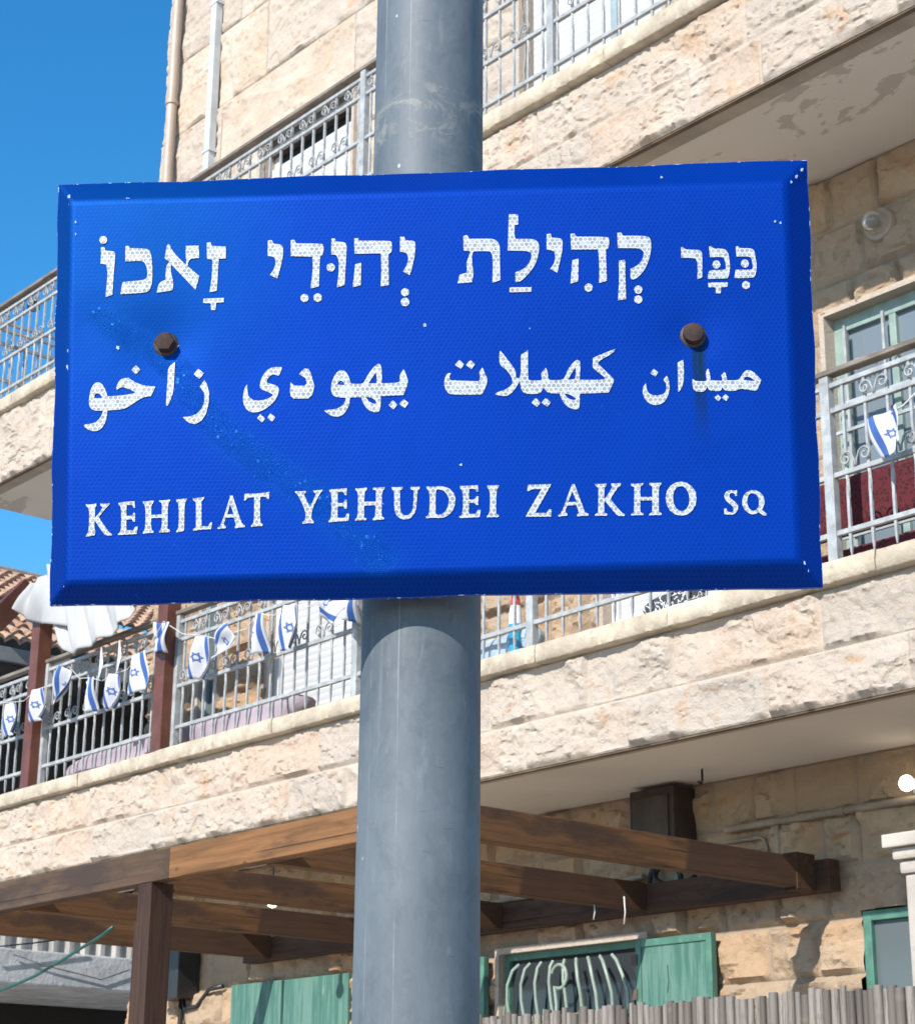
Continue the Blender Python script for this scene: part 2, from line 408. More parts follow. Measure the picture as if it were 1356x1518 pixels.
# windows
def window(x0, x1, z0, z1, frame_mat, fill, fill_mat, y=WY, dep=.10, fw=.05, mull=(), reveal=True, name='window', label=None):
    m = MB(); yf = y+dep
    m.box(x0, x0+fw, yf-.03, yf+.03, z0, z1); m.box(x1-fw, x1, yf-.03, yf+.03, z0, z1)
    m.box(x0+fw, x1-fw, yf-.03, yf+.03, z1-fw, z1); m.box(x0+fw, x1-fw, yf-.03, yf+.03, z0, z0+fw)
    for q in mull: m.box(q-.02, q+.02, yf-.028, yf+.028, z0+fw, z1-fw)
    o = obj(name, m, frame_mat, B, bevel=.004)
    if label: o['label'] = label
    m = MB(); m.box(x0+fw*.5, x1-fw*.5, yf-.004, yf+.004, z0+fw*.5, z1-fw*.5)
    obj(fill, m, fill_mat, o)
    if reveal:
        m = MB(); t = .01
        m.box(x0-.03, x0, y-.046, y+.2, z0-.03, z1+.03); m.box(x1, x1+.03, y-.046, y+.2, z0-.03, z1+.03)
        m.box(x0, x1, y-.046, y+.2, z1, z1+.03); m.box(x0, x1, y-.044, y+.2, z0-.03, z0)
        obj('reveal', m, STONE_U, o)
    return o
window(*W_RIGHT, SAGE, 'pane', GLASS3, dep=.06, fw=.075, mull=(-5.18, -4.72, -4.25), label='sage green framed glass balcony door')
wl = window(*W_SHUT, WHITE, 'shutter', SHUT, dep=.04, fw=.05, label='white roller shutter window')
window(*W_SHUT2, WHITE, 'shutter', SHUT, dep=.05, fw=.05)
window(*W_CASE, FRAMEBLUE, 'pane', GLASS2, dep=.02, fw=.05, label='narrow blue grey casement')
def half_shutter(op, zopen, right=None):
    x0, x1, z0, z1 = op
    o = window(x0, x1, z0, z1, WHITE, 'pane', GLASS, dep=.12, fw=.06)
    m = MB(); m.box(x0+.03, x1-.03, WY+.05, WY+.07, z0+.02, zopen); obj('shutter', m, SHUT, o)
    m = MB(); m.box(x0, x1, WY+.03, WY+.11, z1-.10, z1); obj('head_shadow_strip', m, mat_plain('reveal_shadow_dark', (.10,.09,.08), .7), o)  # dark strip at the head, the reveal's shadow put into its colour
    return o
half_shutter(U_SHUT, 8.50)
o = half_shutter(U_SHUT2, 8.75)
m = MB(); m.box(-7.02, -6.97, WY+.02, WY+.12, 7.0, 8.8); obj('mullion', m, FRAMEBLUE, o)
# pipes on the upper wall
m = MB(); xp = -11.79; m.tube([(xp, WY-.075, 6.95), (xp, WY-.075, 12.3)], .042, 14)
pp = obj('drain_pipe', m, PIPE, B, smooth=True, sharp=50)
for zz in (7.6, 8.75, 9.55, 11.2):
    m = MB(); m.lathe((xp, WY-.075, zz), [(.046, 0), (.052, .006), (.052, .034), (.046, .04)], n=14); m.box(xp-.02, xp+.02, WY-.05, WY, zz+.01, zz+.03); obj('clamp', m, PIPE, pp, smooth=True, sharp=40)
m = MB(); m.box(-11.27, -11.20, WY-.085, WY-.02, 8.2, 12.3); dp = obj('downpipe', m, DOWN, B, bevel=.006)
for zz in (8.9, 10.2):
    m = MB(); m.box(-11.285, -11.185, WY-.09, WY-.005, zz, zz+.025); obj('clamp', m, DOWN, dp)
m = MB(); z0_, z1_ = 3.62, 5.53
for i in range(9):
    xx = -5.43+.23*i; m.box(xx-.007, xx+.007, WY-.02, WY-.006, z0_, z1_)
for zz in (4.45, 4.98, 5.12): m.box(-5.5, -3.3, WY-.034, WY-.02, zz-.008, zz+.008)
for i in range(8):
    xx = -5.43+.23*i+.115
    for sg in (1, -1):
        r = .042; m.tube([(xx+sg*r*1.3-sg*r*(1-.82*q/14)*math.cos(2*math.pi*1.3*q/14), WY-.012, 5.30+r*(1-.82*q/14)*math.sin(2*math.pi*1.3*q/14)) for q in range(15)], .005, 5)
obj('window_grille', m, RAIL, B)
# porch lamp above the balcony door
a = at(1313, 338, 'Y', WY)
m = MB(); m.lathe((a.x, WY-.035, a.z), [(.088, .03), (.088, -.015), (.080, -.03), (.056, -.036)], 'Y', 28)
pl = obj('porch_lamp', m, mat_plain('lamp_base', (.33,.255,.185), .5, .1, 9), B, smooth=True, sharp=40)
m = MB(); m.lathe((a.x, WY-.08, a.z), [(.054, 0.01), (.054, -.03), (.046, -.055), (.028, -.072), (.005, -.078)], 'Y', 28)
k = N('clear_lamp_glass'); obj('lamp_glass', m, k.out((.36,.33,.28), .06, Transmission_Weight=.5), pl, smooth=True, sharp=60)
# conduits, junction box and cables under the balcony
def cond(pts, r=.016, mat=CONDUIT, name='conduit'):
    m = MB(); m.tube(pts, r, 8); return obj(name, m, mat, B, smooth=True, sharp=60)
yq = WY-.055
p1, p2 = at(1075, 1228, 'Y', yq), at(1356, 1187, 'Y', yq)
zc_ = (p1.z+p2.z)/2
cond([(p1.x, yq, zc_), (XR, yq, zc_)], .019)
for q in (1247,): 
    b = at(q, 1203, 'Y', yq); m = MB(); m.lathe((b.x-.02, yq, zc_), [(.024,0),(.024,.04)], 'X', 12); obj('clamp', m, CONDUIT, B)
b = at(1152, 1240, 'Y', yq); cond([(b.x, yq-.002, zc_-.02), (b.x, yq-.002, zc_-.30)], .014)
b2 = at(1135, 1240, 'Y', yq); cond([(p1.x, yq, zc_-.06), (b2.x-.04, yq, zc_-.06), (b2.x-.012, yq, zc_-.075), (b2.x, yq, zc_-.11), (b2.x, yq, zc_-.3)], .010)
l1 = at(712, 1290, 'Y', yq); l2 = at(850, 1262, 'Y', yq); cond([(l1.x-.3, yq, 2.97), (l2.x, yq, 2.985), (l2.x+.5, yq, 3.0)], .014)
m = MB(); m.box(-6.80, -6.50, WY-.18, WY-.02, 3.06, 3.40)
jb = obj('junction_box', m, mat_plain('old_brown_box', (.042,.027,.019), .7, .4, 6), B, bevel=.01)
m = MB(); m.box(-6.77, -6.53, WY-.192, WY-.18, 3.10, 3.36); obj('cover', m, mat_plain('box_cover', (.05,.033,.023), .6, .4, 9), jb, bevel=.004)
def loop(cx, cz, rx, rz, mat, ph=0):
    pts = [(cx+rx*math.cos(t), WY-.10-.02*math.sin(2*t), cz+rz*math.sin(t)) for t in np.linspace(-.3*math.pi-math.pi+ph, .25*math.pi+ph, 22)]
    m = MB(); m.tube(pts, .014, 8); return obj('cable', m, mat, B, smooth=True)
q = at(985, 1298, 'Y', WY-.1); loop(q.x, q.z, .10, .11, BLACKP)
q = at(1022, 1300, 'Y', WY-.1); loop(q.x, q.z, .085, .10, mat_plain('green_grey_hose', (.16,.22,.19), .5))
q = at(1000, 1290, 'Y', WY-.1); loop(q.x, q.z, .13, .07, BLACKP, .4)
# soffit hook
q = at(1040, 1140, 'Z', 3.42); m = MB(); m.tube([(q.x, q.y, 3.425), (q.x, q.y, 3.37), (q.x+.012, q.y-.02, 3.345), (q.x+.02, q.y-.05, 3.35)], .006, 6); obj('hook', m, BLACKP, B, smooth=True)
# ground floor windows
o = window(*G_WIN, TEALF, 'pane', GLASS, dep=.03, fw=.035, reveal=True, label='teal framed window with a bent bar grille')
m = MB()
x0, x1, z0, z1 = G_WIN; cx = (x0+x1)/2; yb = WY-.05
nb = 9
for i in range(nb):
    x = x0+.10+(x1-x0-.2)*i/(nb-1); s_ = (i-(nb-1)/2)/((nb-1)/2)
    m.tube([(x, yb, z0+.02), (x+.01*s_, yb-.015, z0+.12), (x-.01*s_, yb-.03, z0+.20), (x-.05*s_-.01, yb-.02, z0+.275), (x-.09*s_-.02, yb, z0+.305)], .009, 7)
pts = [(cx-.03+.055*math.cos(t), yb-.03, z0+.22+.06*math.sin(t)) for t in np.linspace(math.pi*.9, -1.2*math.pi*.6, 14)]
m.tube(pts + [(cx-.05, yb-.03, z0+.08), (cx-.055, yb-.03, z0+.02)], .009, 7)
m.box(x0+.03, x1-.03, yb-.012, yb+.012, z0+.012, z0+.035)
obj('grille', m, mat_plain('pale_green_bars', (.25,.32,.27), .5, .2, 10), o, smooth=True, sharp=50)
HINGE = mat_plain('rusty_hinge', (.10,.07,.05), .6)
def shutter_panel(x0, x1, z0, z1, y, label=None, framed=True):
    m = MB(); m.box(x0, x1, y-.03, y, z0, z1)
    s = obj('shutter', m, TEAL, B, bevel=.004)
    f = .035; d = y-.038
    if label: s['label'] = label
    if not framed: return s
    m = MB()
    m.box(x0, x0+f, d, y-.03, z0, z1); m.box(x1-f, x1, d, y-.03, z0, z1); m.box(x0+f, x1-f, d, y-.03, z1-f, z1); m.box(x0+f, x1-f, d, y-.03, z0, z0+f)
    obj('frame', m, TEALF, s, bevel=.003)
    for zz in (z0+.1, z1-.12):
        m = MB(); m.box(x0-.025, x0+.012, d-.006, d, zz, zz+.05); obj('hinge', m, HINGE, s)
    if label: s['label'] = label
    return s
shutter_panel(-6.86, -6.36, 2.30, 2.685, WY-.06, 'weathered teal shutter panel opened against the stone')
shutter_panel(-8.35, -7.99, 2.20, 2.69, WY-.06)
shutter_panel(-10.40, -9.865, 2.05, 2.69, WY-.05, framed=False)
shutter_panel(-9.86, -9.22, 2.05, 2.69, WY-.035, framed=False)
window(*G_WIN2, TEALF, 'pane', GLASS2, dep=.02, fw=.045, mull=(-5.10,), reveal=False)
# meter box beside the pergola post
q0, q1 = at(250, 1405, 'Y', WY-.12), at(274, 1480, 'Y', WY-.12)
m = MB(); m.box(q0.x-.05, q1.x, WY-.18, WY-.02, q1.z, q0.z); bx = obj('meter_box', m, BLACKP, B, bevel=.008)
m = MB(); q2 = at(330, 1462, 'Y', WY-.05); m.tube([(q1.x-.08, WY-.08, q1.z), (q1.x-.06, WY-.08, q1.z-.06), (q1.x+.05, WY-.06, q1.z-.05), (q2.x-.15, WY-.05, q2.z-.01), (q2.x, WY-.05, q2.z)], .014, 8); m.tube([(q1.x-.1, WY-.08, q1.z), (q1.x-.1, WY-.08, 1.6)], .018, 8)
obj('cable', m, BLACKP, B, smooth=True)

# ------------------------------------------------------------------ balcony railings
RY = 6.175
def spiral(c, r, turns, sgn, n=16):
    return [(c[0]+sgn*r*(1-.82*i/n)*math.cos(2*math.pi*turns*i/n), c[1], c[2]+r*(1-.82*i/n)*math.sin(2*math.pi*turns*i/n)) for i in range(n+1)]
def baluster_mb(x, z0, z1, y=RY):
    """square bar with a twisted stretch and a drawn-out lower tip"""
    m = MB(); n = 26; w_ = .0062
    P = []
    for i in range(n+1):
        t = i/n; z = z0+(z1-z0)*t; tw = 0
        if .30 < t < .60: tw = (t-.30)/.30*math.pi*3
        if t >= .60: tw = math.pi*3
        ww = w_*(.35 if i == 0 else .8 if i == 1 else 1.0)
        P.append([(x+ww*1.414*math.cos(tw+math.pi/4+j*math.pi/2), y+ww*1.414*math.sin(tw+math.pi/4+j*math.pi/2), z) for j in range(5)])
    m.grid(P, flip=True); return m
def railing(name, zc, xa, xb, posts, label, zr=(.875, .815, .70, .41, .155), dx=.115, gap=None):
    T = thing(name, ((xa+xb)/2, RY, zc), label, 'railing', 'painted iron railings along the two balconies')
    m = MB(); m.box(xa, xb, RY-.028, RY+.028, zc+zr[0]-.014, zc+zr[0]+.010); obj('handrail', m, RAILTOP, T, bevel=.005)
    for h in zr[1:]:
        m = MB(); m.box(xa, xb, RY-.012, RY+.012, zc+h-.011, zc+h+.011); obj('rail', m, RAIL, T, bevel=.003)
    for x in posts:
        m = MB(); m.box(x-.024, x+.024, RY-.020, RY+.020, zc-.005, zc+zr[0]-.014); m.box(x-.045, x+.045, RY-.04, RY+.04, zc-.004, zc+.006)
        obj('post', m, RAIL, T, bevel=.003)
    p0 = None; x = xa+.06
    while x < xb:
        if min(abs(x-q) for q in posts) > .035:
            if p0 is None: p0 = obj('baluster', baluster_mb(x, zc+.045, zc+zr[1]), RAIL, T, origin=(x, RY, zc)); px_ = x
            else: copy_of(p0, T, (x-px_, 0, 0))
        x += dx
    # paired scrolls in the upper band and above the middle rail
    for (za, r, ev, off) in ((zc+zr[2]+.011, .034, 2, .0), (zc+zr[3]+.011, .036, 2, .115)):
        s0 = None; x = xa+.06+dx*.5+off
        while x < xb-.1:
            if min(abs(x-q) for q in posts) > .09:
                if s0 is None:
                    m = MB()
                    for sg in (1, -1):
                        c = (x+sg*r*1.35, RY-.016, za+r+.006)
                        pts = spiral(c, r, 1.35, -sg)
                        pts = [(x+sg*.004, RY-.016, za+.002)] + [(x+sg*.006, RY-.016, za+r*.8)] + pts
                        m.tube(pts, .0048, 5)
                    s0 = obj('scroll', m, RAIL, T, smooth=True, origin=(x, RY, zc)); px_ = x
                else: copy_of(s0, T, (x-px_, 0, 0))
            x += dx*ev
    return T
lp = [at(68, 1060, 'Y', RY).x, at(263, 1000, 'Y', RY).x, at(529, 960, 'Y', RY).x, -6.72, at(1231, 700, 'Y', RY).x, -12.97]
railing('balcony_railing', 3.967, -13.0, XR-.2, lp, 'long grey iron railing hung with small flags on the lower balcony')
ux = [at(540, 170, 'Y', RY).x, at(818, 60, 'Y', RY).x, -10.05, -11.4, -12.97, -5.3]
UR = railing('balcony_railing', 6.975, -13.0, -4.6, ux, 'grey iron railing of the upper balcony cut off by the photo top', zr=(.90, .84, .72, .42, .155))
# the upper railing turns back at the open end of the balcony
for h in (.90, .84, .72, .42, .155):
    m = MB(); m.box(-12.985, -12.96, RY, WY+1.2, 6.975+h-.012, 6.975+h+.012); obj('return_rail', m, RAIL, UR)
m = MB()
for i in range(1, 17): m.box(-12.98, -12.968, RY+.115*i-.006, RY+.115*i+.006, 7.02, 7.81)
obj('return_bars', m, RAIL, UR)
m = MB(); m.tube([(-12.95, 8.3, 7.05), (-12.95, 8.3, 7.5), (-12.1, 8.3, 7.5), (-12.1, 8.3, 7.05)], .022, 8); m.tube([(-12.95, 8.3, 7.28), (-12.1, 8.3, 7.28)], .018, 8); obj('return_brace', m, RAIL, UR, smooth=True, sharp=60)
q = at(45, 452, 'Y', RY+.03)
T = thing('floodlight', (q.x, RY+.06, q.z), 'small black floodlight hung on the upper left railing', 'floodlight')
m = MB(); m.add([(q.x-.05, RY+.03, q.z-.05), (q.x+.06, RY+.03, q.z-.06), (q.x+.06, RY+.03, q.z+.05), (q.x-.05, RY+.03, q.z+.04), (q.x-.02, RY+.10, q.z-.03), (q.x+.03, RY+.10, q.z-.03), (q.x+.03, RY+.10, q.z+.03), (q.x-.02, RY+.10, q.z+.02)], [(0,3,2,1),(4,5,6,7),(0,1,5,4),(1,2,6,5),(2,3,7,6),(3,0,4,7)]); obj('housing', m, BLACKP, T, bevel=.005)
m = MB(); m.tube([(q.x-.16, RY+.06, q.z-.01), (q.x-.03, RY+.06, q.z)], .007, 6); obj('bracket', m, BLACKP, T)

# ------------------------------------------------------------------ brown steel posts and the draped white sheet
AY = RY-.04
T = thing('awning_frame', (-10.8, AY, 3.97), 'red brown square posts standing on the lower balcony coping with their crossbeam', 'awning frame')
for xx in (at(45, 1165, 'Y', AY).x, at(240, 1110, 'Y', AY).x):
    m = MB(); m.box(xx-.055, xx+.055, AY-.05, AY+.05, 3.97, 5.32); obj('post', m, REDPOST, T, bevel=.006)
    m = MB(); m.box(xx-.075, xx+.075, AY-.07, AY+.07, 3.968, 3.978); obj('base_plate', m, REDPOST, T)
m = MB(); m.box(-11.72, -9.9, AY-.045, AY+.045, 5.32, 5.43); obj('crossbeam', m, REDPOST, T, bevel=.006)
SY = AY-.10
ctr = lambda a, b: at(a, b, 'Y', SY)
def sheet_strip(top, bot, nfold, amp, ny=26, nx=46, ph=0.0, belly=.0):
    """a hanging stretch of cloth between two photo-measured edges, folded in depth"""
    P = []
    for j in range(ny+1):
        t = j/ny; row = []
        for i in range(nx+1):
            s_ = i/nx
            def ev(e):
                f = s_*(len(e)-1); a = min(int(f), len(e)-2); f -= a
                return (e[a][0]*(1-f)+e[a+1][0]*f, e[a][1]*(1-f)+e[a+1][1]*f)
            a, b = ev(top), ev(bot); q = ctr(a[0]*(1-t)+b[0]*t, a[1]*(1-t)+b[1]*t)
            d = amp*(math.sin(nfold*2*math.pi*s_+ph+.8*math.sin(3*t+ph))*(.35+.65*t) + .35*math.sin(nfold*4.3*math.pi*s_+2*t)) + belly*math.sin(math.pi*t)*math.sin(math.pi*s_)
            row.append((q.x, SY-d*.9-.02, q.z))
        P.append(row)
    return P
m = MB()
m.grid(sheet_strip([(76, 838), (110, 840), (150, 836), (212, 830)], [(95, 958), (112, 973), (136, 957), (165, 944), (192, 921), (208, 893)], 4.2, .030, ph=.5))
m.grid(sheet_strip([(50, 868), (66, 858), (110, 840)], [(34, 905), (42, 919), (70, 926), (112, 930)], 1.2, .05, ny=20, nx=24, ph=2.2, belly=.05))
sheet = obj('draped_sheet', m, mat_plain('white_cotton', (.40, .397, .395), .85, .06, 5, bumpd=.002), smooth=True)
sd = sheet.modifiers.new('thickness', 'SOLIDIFY'); sd.thickness = .006
tag(sheet, 'white cotton sheet draped in folds over the railing at the far left', 'sheet')

# ------------------------------------------------------------------ things on the lower balcony
def blob(c, sx, sy, sz, mat, name, label, cat, nz=.12, seed=1, par=None, rot=0, ex=.55):
    """a soft stuffed cushion: a squashed super-ellipsoid with sagging"""
    m = MB(); P = []; nu, nv = 28, 16
    for i in range(nv+1):
        ph = math.pi*(i/nv-.5); row = []
        for j in range(nu+1):
            th = 2*math.pi*j/nu
            f = lambda q, e: math.copysign(abs(q)**e, q)
            x = f(math.cos(ph), ex)*f(math.cos(th), ex); y = f(math.cos(ph), ex)*f(math.sin(th), ex); z_ = f(math.sin(ph), ex)
            wv = 1+nz*math.sin(3*x+seed)*math.cos(2.4*z_+seed*2)
            x, y, z_ = x*sx*wv, y*sy*wv, z_*sz*wv
            ca, sa = math.cos(rot), math.sin(rot)
            row.append((c[0]+x*ca-z_*sa, c[1]+y, c[2]+x*sa+z_*ca))
        P.append(row)
    m.grid(P, flip=True)
    o = obj(name, m, mat, par, smooth=True, origin=(c[0], c[1], c[2]-sz))
    return tag(o, label, cat) if label else o
k = N('lavender_canvas'); st = k.math('FRACT', k.math('MULTIPLY', k.sep(k.co)[0], 9))
c = k.mix(k.step(k.noise(4,4), .3, .7), (.29, .235, .275), (.35, .29, .33)); c = k.mix(k.step(st, .08, .0), c, (.22, .18, .21)); LAV = k.out(c, .9, normal=k.bump(k.noise(9, 3), .5, .02))
q = at(365, 1075, 'Y', 6.42); blob((q.x, 6.42, 4.085), .58, .13, .125, LAV, 'cushion', 'lavender cushion behind the railing right of the brown post', 'cushion', rot=.04)
q = at(180, 1122, 'Y', 6.42); blob((q.x, 6.42, 4.08), .58, .13, .12, LAV, 'cushion', 'lavender cushion behind the railing between the two brown posts', 'cushion', seed=3, rot=.05)
k = N('black_white_print'); v = k.noise(9, 3, dist=2.5); c = k.mix(k.step(k.math('ABSOLUTE', k.math('SUBTRACT', v, .5)), .035, .015), (.035, .04, .05), (.72, .72, .72)); PRINT = k.out(c, .9)
q = at(1000, 897, 'Y', 6.24); blob((q.x, 6.24, 4.035), .165, .055, .065, PRINT, 'pillow', 'small black pillow with white print on the coping under the sign', 'pillow', rot=.10, ex=.7)
k = N('clear_plastic_bag'); c = k.mix(k.step(k.vor(7), .1, .5), (.62, .68, .74), (.36, .46, .56)); BAG = k.out(c, .25, normal=k.bump(k.noise(7, 5, dist=1.5), 1.0, .03), Alpha=.8)
q = at(755, 960, 'Y', 6.34); blob((q.x, 6.34, 4.06), .24, .10, .12, BAG, 'plastic_bag', 'crumpled clear plastic bag behind the railing beside the pole', 'plastic bag', .2, 5, ex=.8)
q = at(764, 932, 'Y', 6.26); q2 = at(764, 882, 'Y', 6.26); hh = q2.z-q.z
T = thing('spray_bottle', (q.x, 6.26, 3.967), 'slim bottle with a red cap and blue body behind the railing', 'bottle')
BLU = mat_plain('blue_plastic', (.03, .30, .55), .35, .1, 9); REDP = mat_plain('red_plastic', (.60, .05, .05), .35, .1, 9); WPL = mat_plain('white_plastic', (.7,.72,.75), .35, .05, 9)
z0 = 3.967
m = MB(); m.lathe((q.x, 6.26, z0), [(.030, 0), (.034, .01), (.034, q.z-z0+.02)], n=16); obj('body', m, BLU, T, smooth=True, sharp=50)
m = MB(); m.lathe((q.x, 6.26, q.z+.02), [(.034, 0), (.032, hh*.35), (.026, hh*.55)], n=16); obj('label', m, WPL, T, smooth=True, sharp=50)
m = MB(); m.lathe((q.x, 6.26, q.z+.02+hh*.55), [(.024, 0), (.024, .03), (.012, .075), (.004, .09)], n=16); obj('cap', m, REDP, T, smooth=True, sharp=50)
# red sofa on the right
k = N('red_patterned_fabric'); hx = k.vor(62, sc=(1,1,1)); c = k.mix(k.step(hx, .25, .5), (.018, .002, .004), (.085, .006, .011)); RED = k.out(c, .9)
T = thing('sofa', (-4.6, 6.55, 3.5), 'dark red patterned sofa behind the right end of the lower railing', 'sofa')
m = MB(); m.box(-5.28, -3.6, 6.42, 6.52, at(1300, 772, 'Y', 6.42).z, at(1300, 690, 'Y', 6.42).z); obj('backrest', m, RED, T, bevel=.03)
m = MB(); m.box(-5.28, -3.6, 6.26, 6.40, at(1300, 832, 'Y', 6.26).z, at(1300, 798, 'Y', 6.26).z); obj('seat', m, RED, T, bevel=.03)
m = MB(); m.box(-5.3, -3.6, 6.60, 6.625, 4.44, 4.47); m.box(-5.32, -5.285, 6.3, 6.6, 3.55, 4.40); obj('frame', m, mat_plain('dark_sofa_wood', (.06,.03,.02), .5), T, bevel=.006)
m = MB(); m.box(-5.28, -3.6, 6.34, 6.7, 3.56, 3.97); obj('base', m, mat_plain('sofa_base', (.05,.02,.02), .8), T)
for i in range(5):
    x = -5.05+i*.33; m = MB(); m.box(x, x+.10, 6.50, 6.53, 3.98, 4.14); obj('slat', m, mat_plain('pale_slat', (.6,.58,.55), .6), T)

# ------------------------------------------------------------------ small flags on a string
k = N('flag_cloth'); uv = k.n('UVMap').outputs[0]; s_ = k.sep(uv); U_, V_ = s_[0], s_[1]
st = k.math('MAXIMUM', k.math('MULTIPLY', k.math('GREATER_THAN', V_, .10), k.math('LESS_THAN', V_, .26)), k.math('MULTIPLY', k.math('GREATER_THAN', V_, .74), k.math('LESS_THAN', V_, .90)))
pv = k.vm('SUBTRACT', uv, (.5, .5, 0)); pv = k.vm('MULTIPLY', pv, (1.42, 1, 0))
def tri(sg):
    d = [k.vm('DOT_PRODUCT', pv, (a*sg, b*sg, 0)) for a, b in ((0, -1), (.8660254, .5), (-.8660254, .5))]
    q = k.math('MAXIMUM', k.math('MAXIMUM', d[0], d[1]), d[2])
    return k.math('LESS_THAN', k.math('ABSOLUTE', k.math('SUBTRACT', q, .080)), .018)
mk = k.math('MAXIMUM', st, k.math('MAXIMUM', tri(1), tri(-1)))
FLAG = k.out(k.mix(mk, (.52, .52, .54), (.030, .090, .29)), .8)
tr = k.n('BsdfTranslucent')
FLG = 'small blue and white flags strung along the lower railing'
def flag(px, py, lw, ln, ang, y, label, seed, fold=.25):
    """lw x ln metres; the hoist edge is up at (px, py - ...); ang turns it in the plane of the railing"""
    c = at(px, py, 'Y', y); nu, nv = 14, 10; vs = []; uvs = []; fs = []
    rng = random.Random(seed); ph = rng.uniform(0, 6)
    ca, sa = math.cos(ang), math.sin(ang)
    for i in range(nu+1):
        for j in range(nv+1):
            u, v = i/nu, j/nv
            a = (v-.5)*lw*(1-fold*.14*u); b = -(u-.5)*ln
            d = fold*.09*math.sin(3.5*u+2.2*v*2+ph)*(.3+u) + fold*.05*math.sin(7*v+ph)
            x = a*ca-b*sa; z_ = a*sa+b*ca
            vs.append((x, d, z_)); uvs.append((u, v))
    for i in range(nu):
        for j in range(nv): fs.append((i*(nv+1)+j, i*(nv+1)+j+1, (i+1)*(nv+1)+j+1, (i+1)*(nv+1)+j))
    me = bpy.data.meshes.new('flag'); me.from_pydata(vs, [], fs); ul = me.uv_layers.new(name='UVMap')
    for p in me.polygons:
        for li in p.loop_indices: ul.data[li].uv = uvs[me.loops[li].vertex_index]
    me.polygons.foreach_set('use_smooth', [True]*len(fs)); me.materials.append(FLAG)
    o = bpy.data.objects.new('flag', me); o.location = c; link(o); md = o.modifiers.new('thickness', 'SOLIDIFY'); md.thickness = .0015
    tag(o, label, 'flag', FLG); return c
FL_Y = AY-.075
FLAGS = [(15, 1066, .155, .235, .10, 'small flag at the far left edge, left of the left brown post'),
 (54, 1045, .155, .225, .10, 'small flag hanging flat against the left brown post'),
 (92, 1016, .19, .24, -.55, 'small flag blown sideways just right of the left brown post'),
 (133, 1031, .11, .24, .12, 'narrow folded small flag below the railing top, left of centre between the brown posts'),
 (166, 1025, .13, .235, -.12, 'folded small flag hanging under a white knot midway between the brown posts'),
 (203, 998, .20, .25, .20, 'open flat small flag just left of the right brown post'),
 (239, 945, .18, .20, -.18, 'small flag in front of the right brown post top'),
 (294, 975, .15, .27, -.14, 'small flag hanging straight, first right of the right brown post'),
 (331, 950, .17, .20, -1.15, 'small flag blown out nearly level right of the brown post'),
 (382, 941, .12, .25, .10, 'narrow small flag hanging straight before the pale window surround'),
 (427, 930, .15, .27, -.06, 'long small flag hanging before the white shutter'),
 (491, 894, .22, .22, 1.05, 'small flag flung up level just under the sign, left of the pole'),
 (522, 893, .13, .22, -.30, 'small flag closest to the pole, tucked under the sign'),
 (1315, 640, .155, .19, .22, 'single small flag on the railing right of the sign, before the red sofa')]
pts = []
for i, f in enumerate(FLAGS):
    c = flag(f[0], f[1], f[2]*.93, f[3]*.93, f[4], FL_Y-.012*(i % 3), f[5], 40+i, .26+.12*((i*7) % 5)/4)
    top = Vector((c.x + .5*f[3]*math.sin(-f[4]), FL_Y+.0, c.z + .5*f[3]*math.cos(f[4])))
    if i < 13:
        if pts: mid = (pts[-1]+top)/2; mid.z -= .035; pts.append(mid)
        pts.append(top)
m = MB(); m.tube([(-12.9, FL_Y, 4.75)] + pts + [(-7.6, FL_Y, 4.8), (-6.9, FL_Y, 4.83)], .0028, 5); tag(obj('bunting_string', m, WHITE, smooth=True), 'thin white string carrying the small flags along the lower railing', 'string')
c = at(1320, 612, 'Y', FL_Y); e = at(1356, 583, 'Y', FL_Y); m = MB(); m.tube([c, (c+e)/2-Vector((0,0,.01)), e, e+(e-c)*2], .004, 5); tag(obj('bunting_string', m, WHITE, smooth=True), 'thin white string of the single flag right of the sign', 'string')
for px, py in ((155, 985), (182, 975)):
    c = at(px, py, 'Y', FL_Y)
    m = MB(); m.grid([[(c.x-.02, FL_Y-.02, c.z+.11), (c.x+.01, FL_Y-.03, c.z+.11)], [(c.x-.012, FL_Y-.025, c.z), (c.x+.02, FL_Y-.02, c.z)], [(c.x-.03, FL_Y-.02, c.z-.10), (c.x-.005, FL_Y-.03, c.z-.1)]])
    o = obj('ribbon', m, WHITE); sdm = o.modifiers.new('thickness', 'SOLIDIFY'); sdm.thickness = .002
    tag(o, 'short white ribbon end tied to the railing, ' + ('left one' if px < 160 else 'right one') + ' above the folded flags', 'ribbon')

# ------------------------------------------------------------------ pergola
PT, PB, PY = 2.950, 2.815, 4.65
T = thing('pergola', (-7.7, PY, 0), 'open timber pergola built against the ground floor wall under the lower balcony', 'pergola')
xj = at(252, 1260, 'Y', PY).x
def timber(name, x0, x1, y0, y1, z0, z1, mat, label=None, bev=.004, org=None):
    m = MB(); m.box(x0, x1, y0, y1, z0, z1); o = obj(name, m, mat, T, bevel=bev, origin=org or ((x0+x1)/2, (y0+y1)/2, (z0+z1)/2))
    if label: o['label'] = label
    return o
timber('beam', -10.6, xj-.001, PY, PY+.075, PB+.005, PT+.006, BEAM2, 'weathered grey brown half of the front beam')
timber('beam', xj+.001, -5.66, PY, PY+.075, PB+.005, PT+.006, BEAM1, 'orange brown half of the front beam')
px0 = at(197, 1400, 'Y', PY).x
pst = timber('post', px0+.015, px0+.125, PY+.003, PY+.12, 0.125, PB+.004, POSTW)
m = MB(); m.box(px0-.02, px0+.013, PY+.012, PY+.10, 0.125, PB-.16); obj('batten', m, POSTW, pst, bevel=.003)
for i in range(5):
    xx = -5.715-1.055*i; y1 = 7.0 if i else 6.98
    timber('joist', xx-.035, xx+.035, PY+.078, y1-.06, PB, PT, JOIST)
